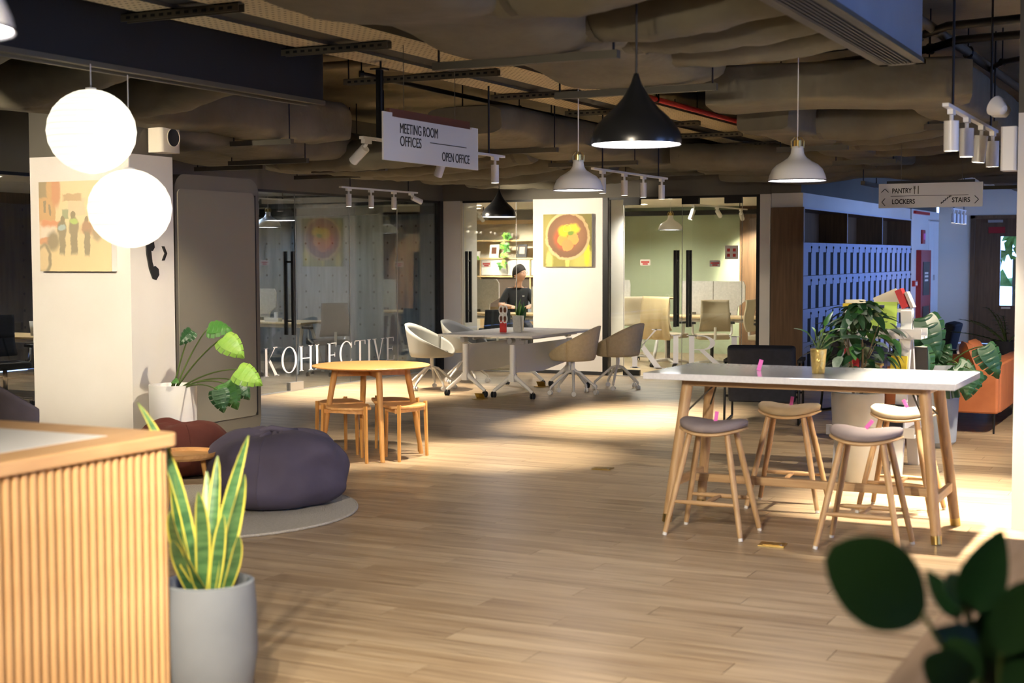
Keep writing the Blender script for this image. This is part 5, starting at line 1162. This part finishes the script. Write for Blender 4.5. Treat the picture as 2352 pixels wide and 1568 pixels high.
def green_print(c, w, h, d):
    for k, s in enumerate(('the', 'valley')): text_mesh(s, .03, 'print_black', 'cover_print', c, (-.04, -d / 2 - .002, h * .8 - .05 * k), (PI / 2, 0, 0))
def map_print(c, w, h, d):
    MB().bx(-w * .3, w * .35, -d / 2 - .001, -d / 2, .02, .12).build('cover_print', 'skin', c); MB().bx(-w * .34, w * .4, -d / 2 - .0008, -d / 2, .12, .14).build('cover_print', 'brass', c)
book('lime green book facing front on the top ledge', -.17, -.08, 1.045, .20, .26, .02, 'book_green', -.22, 0, 0, green_print)
book('navy book lying flat on top of the rack', -.24, 0, 1.256, .15, .02, .15, 'book_navy'); book('yellow book lying flat on top of the rack, left end', -.40, 0, 1.256, .16, .03, .15, 'book_yellow'); book('cream book lying on the yellow book', -.40, 0, 1.29, .15, .022, .14, 'book_cream', 0, .3)
book('large white book leaning at an angle above the lime one', -.13, .0, 1.256, .19, .12, .02, 'book_cream', -.15, 0, -.42); book('red book tilted at the right end of the rack top', -.01, .02, 1.256, .05, .15, .12, 'book_red', 0, 0, -.4); book('grey-spined book leaning against the red one', .04, .03, 1.256, .022, .13, .12, 'felt', 0, 0, -.4)
book('navy book with a portrait cover on the middle ledge', -.22, -.17, .695, .20, .27, .03, 'book_navy', -.22, 0, 0, map_print); book('red book standing on the middle ledge, left', -.39, -.17, .695, .12, .25, .025, 'book_red', -.22); book('black book standing on the rear middle ledge', .03, .19, .695, .2, .26, .03, 'book_black', .2); book('yellow book standing at the right of the middle ledge', -.03, -.17, .695, .12, .2, .03, 'book_yellow', -.22)
book('cream book standing on the low ledge', -.24, -.28, .315, .18, .25, .03, 'book_cream', -.22); book('black book standing at the right of the low ledge', -.05, -.28, .315, .16, .22, .03, 'book_black', -.22); book('navy book standing at the left of the low ledge', -.42, -.28, .315, .14, .27, .03, 'book_navy', -.22)
# ---- menu stand on the meeting table
mn = thing('menu_stand', 'white and red menu stand with round rings on the meeting table', 'menu stand', (-7.82, 15.42, .7405), -.35)
MB().bx(-.055, .055, -.006, .006, 0, .14).build('card', 'print_red', mn); MB().bx(-.055, .055, .0065, .009, 0, .26).build('back_card', 'paper', mn)
for k, (x, z) in enumerate(((-.034, .27), (.034, .27), (-.034, .165), (.034, .165))):
    r = MB().tube([(x + .034 * math.cos(q * PI / 12), 0, z + .05 * math.sin(q * PI / 12)) for q in range(25)], .009, n=8, caps=False).build('ring', 'white_lac', mn, smooth=True); MB().cyl((x, -.003, z), (x, .003, z), .03, n=16).build('photo_disc', 'brown_board', r)
m2 = thing('table_brochure', 'printed folded brochure standing beside the menu stand', 'brochure', (-7.70, 15.55, .7405), -.4); MB().box((0, 0, .10), (.15, .003, .2), Euler((.12, 0, 0)).to_matrix()).build('front_leaf', 'felt', m2); MB().box((0, .04, .10), (.15, .003, .2), Euler((-.12, 0, 0)).to_matrix()).build('rear_leaf', 'paper', m2); MB().box((0, -.004, .14), (.13, .001, .08), Euler((.12, 0, 0)).to_matrix()).build('photo', 'brown_board', m2)

# ================================================================== OFFICES BEHIND GLASS
def task_chair(loc, rz, label, mesh_mat, frame_mat, seat_mat, group):
    t = thing('office_chair', label, 'office chair', loc, rz, group)
    MB().rbox((0, 0, .47), (.48, .46, .07), .08, 4).build('seat', seat_mat, t, smooth=40, bevel=.015)
    def bp(u, v): x = (u - .5) * 2; return ((.23 - .03 * v) * x, .23 + .05 * v - .05 * (1 - x * x) + .03 * math.sin(v * 5), .56 + .46 * v)
    MB().grid(12, 12, bp).build('backrest', mesh_mat, t, smooth=True, solid=.025)
    MB().tube([(0, .10, .44), (0, .26, .45), (0, .27, .62)], .02, n=8).build('back_support', frame_mat, t)
    for s in (-1, 1): a = MB().tube([(s * .24, .05, .46), (s * .29, .02, .52), (s * .29, 0, .66)], .018, n=8).build('arm_post', frame_mat, t); MB().rbox((s * .29, -.02, .675), (.07, .25, .03), .02).build('arm_pad', 'black_matte', a)
    MB().cyl((0, 0, .10), (0, 0, .44), .025, n=12).build('gas_stem', 'black_matte', t)
    for k in range(5):
        a = k * 2 * PI / 5; c, s = math.cos(a), math.sin(a); st = MB().tube([(0, 0, .11), (c * .3, s * .3, .075)], lambda u: .024 - .008 * u, n=8).build('base_arm', frame_mat, t); b = MB(); castor(b, 0, 0, .028); b.v = [tuple(Vector(v) + V(c * .3, s * .3, 0)) for v in b.v]; b.build('castor', 'black_matte', st)
    return t
def desk(name, label, x0, x1, y0, y1, top, legm='white_lac', z=.74):
    t = thing(name, label, 'desk', ((x0 + x1) / 2, (y0 + y1) / 2, 0)); w, d = (x1 - x0) / 2, (y1 - y0) / 2
    MB().bx(-w, w, -d, d, z - .025, z).build('desk_top', top, t, bevel=.003)
    for sx in (-1, 1):
        x = sx * (w - .18)
        for sy in (-1, 1): MB().tube([(x, sy * d * .25, z - .03), (x + sx * .06, sy * d * .8, 0)], .026, n=8).build('leg', legm, t, smooth=60)
        MB().cyl((x, -d * .3, z - .05), (x, d * .3, z - .05), .02, n=8).build('leg_yoke', legm, t)
    MB().cyl((-w + .2, 0, z - .07), (w - .2, 0, z - .07), .025, n=8).build('beam_rail', legm, t)
    return t
def screen(label, x0, x1, y, z0, z1, mat='felt'):
    t = thing('desk_screen', label, 'desk screen', ((x0 + x1) / 2, y, z0), 0, 'felt desk screens'); w, h = (x1 - x0) / 2, z1 - z0
    pts = [(-w, 0), (w * .75, 0), (w * .78, h * .25), (w, h * .42), (w, h * .88), (w * .94, h), (-w, h)]
    MB().prism(pts, -.012, .012, Matrix.Rotation(PI / 2, 4, 'X')).build('felt_panel', mat, t); MB().bx(-.005, .005, -.0135, .0135, 0, h).build('panel_joint', 'galv', t)
    for x in (-w * .6, w * .5): MB().bx(x - .03, x + .03, -.03, .03, -.03, .04).build('clamp', 'galv', t)
# green office
desk('office_desk', 'oak topped desk with white splayed legs in the green office', -8.0, -5.7, 20.6, 21.35, 'birch')
screen('pale felt screen on the desk in the green office', -7.65, -6.62, 21.36, .742, 1.27)
desk('office_desk', 'oak topped desk at the left of the green office', -9.3, -8.45, 21.5, 22.2, 'birch'); screen('pale felt screen at the left edge of the green office', -9.3, -8.75, 21.9, .742, 1.27)
task_chair((-8.35, 20.95, 0), .3, 'beige office chair facing out in the green office', 'mesh_beige', 'white_plastic', 'mesh_beige', 'beige office chairs')
jc = task_chair((-7.45, 20.2, 0), PI - .3, 'beige office chair with a jacket over its back in the green office', 'mesh_beige', 'white_plastic', 'mesh_beige', 'beige office chairs')
jk = thing('jacket', 'pale jacket hanging over the back of an office chair', 'jacket', (-7.45, 20.2, 0), PI - .3)
MB().grid(14, 16, lambda u, v: ((.27 - .02 * v) * (u - .5) * 2, .30 + .05 * math.sin(v * 3) + .03 * math.sin(u * 16) * (1 - v), .42 + .64 * v)).build('jacket_back', 'jacket', jk, smooth=True, solid=.02); MB().grid(12, 6, lambda u, v: (.24 * (u - .5) * 2, .28 - .14 * v, 1.05 - .02 * v * v)).build('jacket_collar', 'jacket', jk, smooth=True, solid=.02)
task_chair((-6.75, 20.15, 0), PI + .5, 'beige office chair at the middle of the green office desk', 'mesh_beige', 'white_plastic', 'mesh_beige', 'beige office chairs'); task_chair((-5.95, 20.25, 0), PI / 2, 'beige office chair at the right end of the green office desk', 'mesh_beige', 'white_plastic', 'mesh_beige', 'beige office chairs')
jg = thing('carafe', 'glass carafe on the green office desk by the wood wall', 'carafe', (-6.22, 21.0, .741)); MB().lathe([(0, 0), (.05, 0), (.055, .12), (.02, .2), (.022, .25)], 20).build('carafe_body', 'glass', jg, smooth=True); MB().lathe([(0, .002), (.048, .002), (.05, .09), (0, .09)], 20).build('water', 'alu', jg, smooth=True)
bt2 = thing('bottle', 'brown bottle beside the glass carafe', 'bottle', (-6.08, 20.98, .741)); MB().lathe([(0, 0), (.035, 0), (.036, .13), (.014, .18), (.014, .22), (0, .22)], 18).build('bottle_body', 'brown_board', bt2, smooth=True); MB().cyl((0, 0, .22), (0, 0, .235), .015, n=12).build('cap', 'black_matte', bt2)
# bookshelf office
sf = thing('wall_shelf', 'pale wooden wall shelving in the bookshelf office', 'shelf', (-11.5, 22.95, 0))
for z in (1.32, 1.64, 1.96): MB().bx(-1.6, 1.5, -.18, .24, z - .025, z).build('shelf_board', 'birch', sf)
MB().bx(-1.6, 1.5, .2, .245, 0, 2.3).build('back_panel', 'cream_wall', sf); MB().bx(-1.6, 1.5, .0, .2, 2.25, 2.32).build('valance', 'birch', sf)
for x in (-1.58, -.52, .48, 1.48): MB().bx(x - .01, x + .01, -.16, .2, 0, 1.64).build('upright', 'birch', sf)
for x0, x1 in ((-.5, .46), (.5, 1.46)): MB().bx(x0, x1, -.15, -.13, 1.33, 1.61).build('flap_front', 'felt', sf); MB().bx(x0, x1, -.12, .2, .76, 1.28).build('dark_cabinet', 'dark_wood', sf)
for k, (px, lab, mt) in enumerate(((1096, 'white card with a face standing on the office shelf, left', 'paper'), (1168, 'dark picture card standing on the office shelf, right', 'book_black'))):
    p = P(px, 590, 25.0); c = thing('picture_card', lab, 'picture card', (-11.5 + (px - 1130) * .0078 * 1.0, 22.86, 1.642), 0, 'cards on the office shelf'); MB().box((0, 0, .12), (.18, .02, .24), Euler((-.15, 0, 0)).to_matrix()).build('card', mt, c); MB().box((0, -.014, .13), (.1, .003, .12), Euler((-.15, 0, 0)).to_matrix()).build('card_picture', 'brown_board' if k == 0 else 'skin', c)
IV = [lance_mesh('leaf', 'leaf_light', .09, .034, .3, .2, 6, .6), lance_mesh('leaf', 'leaf_mid', .09, .034, .3, .2, 6, .6)]
for k, (x, z0, z1, lab, n_) in enumerate(((-11.43, 1.96, 1.5, 'bright trailing plant hanging from the top office shelf', 46), (-12.1, 1.64, 1.2, 'green trailing plant on the lower office shelf at the left', 36))):
    t = thing('trailing_plant', lab, 'potted plant', (x, 22.82, z0)); rnd = random.Random(50 + k); MB().lathe([(0, 0), (.05, 0), (.065, .12), (.06, .12), (0, .10)], 20).build('pot', 'white_lac', t, smooth=40)
    MB().tube([(0, 0, .1), (0, -.1, .14), (-.03, -.14, 0), (-.06, -.15, (z1 - z0))], .004, n=5).build('vine', 'stem', t)
    for j in range(n_):
        u = rnd.random(); a = rnd.uniform(0, 2 * PI); p = V(rnd.gauss(-.06 * u, .035), -.10 - .05 * min(1, u * 3) + rnd.gauss(0, .02), .14 + (z1 - z0 - .14) * u); put_leaf(IV[(j + k) % 2], t, p, V(math.cos(a), -.5, math.sin(a) - .6), V(0, -1, .4), rnd.uniform(.7, 1.15))
desk('office_desk', 'oak topped desk where the seated man works', -11.7, -9.05, 19.15, 19.8, 'birch', z=.80); screen('rounded pale felt screen left of the seated man', -11.5, -10.08, 19.74, .802, 1.31)
screen('pale felt screen at the right of the seated man', -9.52, -9.08, 19.74, .802, 1.2)
fc_ = task_chair((-9.64, 18.86, 0), PI + .4, 'dark office chair in front of the desk in the bookshelf office', 'mesh_dark', 'white_plastic', 'mesh_dark', 'dark office chairs')
hc = task_chair((-9.98, 20.28, 0), .5, 'grey office chair the seated man sits on', 'mesh_light', 'black_matte', 'mesh_dark', 'grey office chairs')
hc.scale = (1.12, 1.12, 1.12); fc_.scale = (.9, .9, .86)
# meeting room behind the lettered glass
desk('office_desk', 'oak topped desk behind the lettered glass wall', -13.4, -11.55, 16.5, 17.3, 'birch')
task_chair((-12.2, 15.95, 0), PI / 2 + .3, 'light grey mesh office chair behind the letter K', 'mesh_light', 'white_plastic', 'mesh_light', 'office chairs behind the lettered glass')
task_chair((-11.25, 16.7, 0), -PI / 2 - .5, 'black office chair behind the letters of the glass wall', 'mesh_dark', 'alu', 'mesh_dark', 'office chairs behind the lettered glass')
screen('grey felt screen on the desk behind the lettered glass', -13.4, -12.4, 17.1, .742, 1.2)
cp_ = thing('desk_cups', 'small white desk organiser behind the lettered glass', 'desk organiser', (-12.2, 16.75, .741)); MB().bx(-.12, .12, -.05, .05, 0, .05).build('tray', 'paper', cp_); MB().cyl((.05, 0, .05), (.05, 0, .13), .03, n=14).build('cup', 'white_lac', cp_)
# left edge: room beyond the column
desk('office_desk', 'oak topped desk at the left edge behind the glass', -15.6, -12.2, 12.2, 12.95, 'birch'); task_chair((-12.05, 11.55, 0), PI / 2 - .4, 'black office chair at the left edge behind the glass', 'mesh_dark', 'chrome', 'mesh_dark', 'office chairs at the left edge')
mo = thing('monitor', 'black monitor on the desk at the left edge behind the glass', 'monitor', (-13.4, 12.7, .741)); MB().bx(-.45, .45, -.02, .02, .05, .14).build('screen_bar', 'black_matte', mo); MB().bx(-.1, .1, -.08, .08, 0, .05).build('stand', 'black_matte', mo)
cb = thing('cup', 'clear cup standing on the left edge desk', 'cup', (-12.55, 12.5, .741)); MB().lathe([(0, 0), (.045, 0), (.06, .17), (.056, .17), (.042, .01)], 20).build('cup_wall', 'felt', cb, smooth=True); MB().disc((0, 0, .1), .05, 20).build('drink', 'paper', cb)
pp = thing('poster', 'pale paper poster on the plank wall at the left edge', 'poster', (-15.985, 14.2, 1.35)); MB().bx(0, .01, -.35, .35, 0, .75).build('sheet', 'felt', pp); MB().bx(.01, .012, -.2, .15, .1, .6).build('sheet_print', 'cream_wall', pp)
sc_ = thing('visitor_chair', 'grey upholstered chair cut off by the left edge', 'chair', (-7.2, 7.16, 0), 2.6)
MB().grid(30, 10, lambda u, v: ((.29 + .02 * v) * math.cos(PI * (u * 1.0)) , .05 + .27 * math.sin(PI * u), .44 + .40 * v * (.55 + .45 * math.sin(PI * u)))).build('backrest', 'seat_mauve', sc_, smooth=True, solid=.03); MB().rbox((0, .02, .42), (.56, .54, .1), .12, 5).build('seat', 'seat_mauve', sc_, smooth=40)
for sx in (-1, 1):
    for sy in (-1, 1): MB().cyl((sx * .2, sy * .2, .38), (sx * .25, sy * .25, 0), .014, n=8).build('leg', 'chrome', sc_)

# ================================================================== SEATED MAN
def person():
    # sits behind the desk, body turned to the right of the picture, head in profile looking right
    org = V(-9.98, 20.2, 0); t = thing('person', 'man in a black T-shirt with glasses sitting at the office desk', 'person', tuple(org), .5)
    t.scale = (1.12, 1.12, 1.12)
    # local axes: faces -Y (towards desk); right hand of the figure is -X
    J = {'pelvis': ((0, .0, .54), .15), 'waist': ((0, .01, .70), .14), 'chest': ((0, .0, .88), .165), 'neck0': ((0, -.01, 1.03), .062), 'neck1': ((.01, -.03, 1.10), .044),
         'shL': ((.15, 0, .985), .068), 'elL': ((.24, -.10, .79), .047), 'wrL': ((.13, -.36, .785), .030), 'shR': ((-.15, 0, .985), .068), 'elR': ((-.25, -.12, .79), .047), 'wrR': ((-.10, -.38, .785), .030),
         'hipL': ((.10, -.02, .52), .09), 'knL': ((.14, -.46, .50), .062), 'anL': ((.14, -.44, .09), .042), 'toL': ((.14, -.58, .04), .034), 'hipR': ((-.10, -.02, .52), .09), 'knR': ((-.14, -.46, .50), .062), 'anR': ((-.14, -.44, .09), .042), 'toR': ((-.14, -.58, .04), .034),
         'hd0': ((.015, -.045, 1.17), .066), 'hd1': ((.02, -.045, 1.24), .088), 'hd2': ((.02, -.035, 1.30), .07)}
    E_ = [('pelvis', 'waist'), ('waist', 'chest'), ('chest', 'neck0'), ('neck0', 'neck1'), ('neck1', 'hd0'), ('hd0', 'hd1'), ('hd1', 'hd2'), ('chest', 'shL'), ('shL', 'elL'), ('elL', 'wrL'), ('chest', 'shR'), ('shR', 'elR'), ('elR', 'wrR'), ('pelvis', 'hipL'), ('hipL', 'knL'), ('knL', 'anL'), ('anL', 'toL'), ('pelvis', 'hipR'), ('hipR', 'knR'), ('knR', 'anR'), ('anR', 'toR')]
    for s, w in ((1, 'wrL'), (-1, 'wrR')):
        b0 = Vector(J[w][0]); pm = 'pm' + w; J[pm] = (tuple(b0 + V(-s * .02, -.06, -.004)), .026); E_.append((w, pm))
        for q in range(4):
            k0, k1, k2 = ('f%d%d' % (q, j) + w for j in range(3)); off = (q - 1.5) * .019; ln = (.028, .034, .031, .024)[q]
            p = b0 + V(-s * .02 + off, -.075, -.004); J[k0] = (tuple(p + V(0, -.02, .002)), .0085); J[k1] = (tuple(p + V(0, -.02 - ln, .0)), .008); J[k2] = (tuple(p + V(0, -.02 - ln * 1.7, -.016)), .007); E_ += [(pm, k0), (k0, k1), (k1, k2)]
        k0, k1 = 't0' + w, 't1' + w; J[k0] = (tuple(b0 + V(-s * .05, -.05, -.002)), .010); J[k1] = (tuple(b0 + V(-s * .065, -.085, -.006)), .008); E_ += [(w, k0), (k0, k1)]
    names = list(J); me = bpy.data.meshes.new('body'); me.from_pydata([J[n][0] for n in names], [(names.index(a), names.index(b)) for a, b in E_], [])
    o = link('body_tmp', me); md = o.modifiers.new('skin', 'SKIN'); md.use_smooth_shade = True; ss = o.modifiers.new('s', 'SUBSURF'); ss.levels = 3; ss.render_levels = 3
    for n, sv in zip(names, me.skin_vertices[0].data): sv.radius = (J[n][1], J[n][1]); sv.use_root = n == 'pelvis'
    bpy.context.view_layer.update(); dg = bpy.context.evaluated_depsgraph_get(); m2_ = bpy.data.meshes.new_from_object(o.evaluated_get(dg)); bpy.data.objects.remove(o)
    HC = V(.02, -.05, 1.245); yaw = .95                        # head turned to the picture's right
    Rh = Matrix.Rotation(yaw, 3, 'Z')
    for v in m2_.vertices:
        p = v.co
        if p.z > 1.12 and abs(p.x) < .15:                        # shape the head: deep skull, brow, nose, lips, chin
            q = Rh.inverted() @ (p - HC); d_ = q.normalized(); f = -d_.y
            e = 1 / math.sqrt((d_.x / .075) ** 2 + (d_.y / .098) ** 2 + (d_.z / .122) ** 2); h = d_ * e
            if h.z < -.03: h.x *= 1 - .22 * min(1, (-.03 - h.z) / .08)
            if h.z < -.04 and f < .2: h.y *= .72; h.x *= .9
            if f > 0:
                h.y -= .024 * max(0, 1 - abs(h.x) / .017) * max(0, 1 - abs(h.z + .022) / .034)
                h.y += .010 * max(0, 1 - abs(abs(h.x) - .031) / .02) * max(0, 1 - abs(h.z - .010) / .02)
                h.y -= .007 * max(0, 1 - abs(h.z - .034) / .014) * max(0, 1 - abs(h.x) / .06)
                h.y -= .007 * max(0, 1 - abs(h.x) / .03) * max(0, 1 - abs(h.z + .058) / .012)
                h.y -= .012 * max(0, 1 - abs(h.x) / .03) * max(0, 1 - abs(h.z + .10) / .025)
            w_ = min(1, max(0, (p.z - 1.12) / .05)); v.co = HC + Rh @ (q.lerp(h, w_))
        elif .6 < p.z < 1.05 and abs(p.x) < .26 and p.y > -.2: v.co.y *= .82
    m2_.materials.clear(); [m2_.materials.append(MATS[n]) for n in ('skin', 'shirt', 'trousers', 'black_matte')]
    for pl in m2_.polygons:
        c = pl.center; arm = math.hypot(abs(c.x) - .15, c.y) if abs(c.x) > .1 else 0
        if c.z < .08: pl.material_index = 3
        elif c.z < .60 : pl.material_index = 2
        elif c.z < 1.045 and not (c.z < .84 and (abs(c.x) > .185 or c.y < -.17)): pl.material_index = 1
        else: pl.material_index = 0
        pl.use_smooth = True
    body = link('body', m2_, t)
    # hair cap, ears, glasses, eyes, beard shadow
    def hp(u, v):
        a = 2 * PI * u; front = max(0, -math.sin(a)); side = abs(math.cos(a)) ** 2
        ph = v * PI * (.64 - .27 * front ** 1.2 - .10 * side); n_ = 1 + .05 * noise.noise(V(math.cos(a) * 9, math.sin(a) * 9, ph * 7)) + .05 * front * (1 - v)
        return tuple(HC + Rh @ (V(math.sin(ph) * math.cos(a) * .079, math.sin(ph) * math.sin(a) * .102 + .003, math.cos(ph) * .125) * n_))
    MB().grid(36, 14, hp).build('hair', 'hair', t, smooth=True, solid=.012)
    for s in (-1, 1):
        e = MB(); e.lathe([(0, -.012), (.016, -.008), (.02, 0), (.014, .006), (0, .004)], 14); e.v = [tuple(HC + Rh @ (V(s * .074 + v[2] * s * .6, .012 + v[0] * .8, -.005 + v[1] * 1.5))) for v in e.v]; e.build('ear', 'skin', t, smooth=True)
        g = MB(); g.tube([tuple(HC + Rh @ V(s * .032 + .024 * math.cos(q * PI / 8), -.100, .012 + .018 * math.sin(q * PI / 8))) for q in range(17)], .0022, n=5, caps=False); g.tube([tuple(HC + Rh @ V(s * .056, -.098, .014)), tuple(HC + Rh @ V(s * .082, .005, .014))], .002, n=5); g.build('glasses', 'black_matte', t)
        y = MB(); y.lathe([(0, -.008), (.008, 0), (0, .008)], 8); y.v = [tuple(HC + Rh @ (V(s * .031, -.080, .012) + Vector(v))) for v in y.v]; y.build('eye', 'paper', t, smooth=True)
    MB().tube([tuple(HC + Rh @ V(-.02 + .01 * k, -.090 + .0015 * abs(k - 2), -.052)) for k in range(5)], .003, n=5).build('mouth', 'beanbag_red', t)
    MB().box((.07, -.148, .93), (.03, .004, .012)).build('chest_logo', 'paper', t)
person()
MATS['lens_glow'].cycles.emission_sampling = 'NONE'
# ---- outdoors seen through the door light
hd = thing('hedge', 'green hedge outdoors seen through the door light', 'hedge', (-4.0, 32.0, 0)); rnd = random.Random(3); b = MB()
for k in range(120):
    c = V(rnd.uniform(-2, 2), rnd.uniform(0, 1.2), rnd.uniform(.9, 3.6)); r = rnd.uniform(.18, .4); vs = [c + V(*[rnd.gauss(0, 1) for _ in range(3)]).normalized() * r for _ in range(6)]; b.add(vs, [(0, 1, 2), (3, 4, 5), (0, 3, 4), (1, 4, 5), (2, 0, 5)])
b.build('foliage', 'foliage_out', hd); MB().cyl((0, .6, -.1), (0, .6, 1.6), .1, n=10).build('trunk', 'bark', hd)
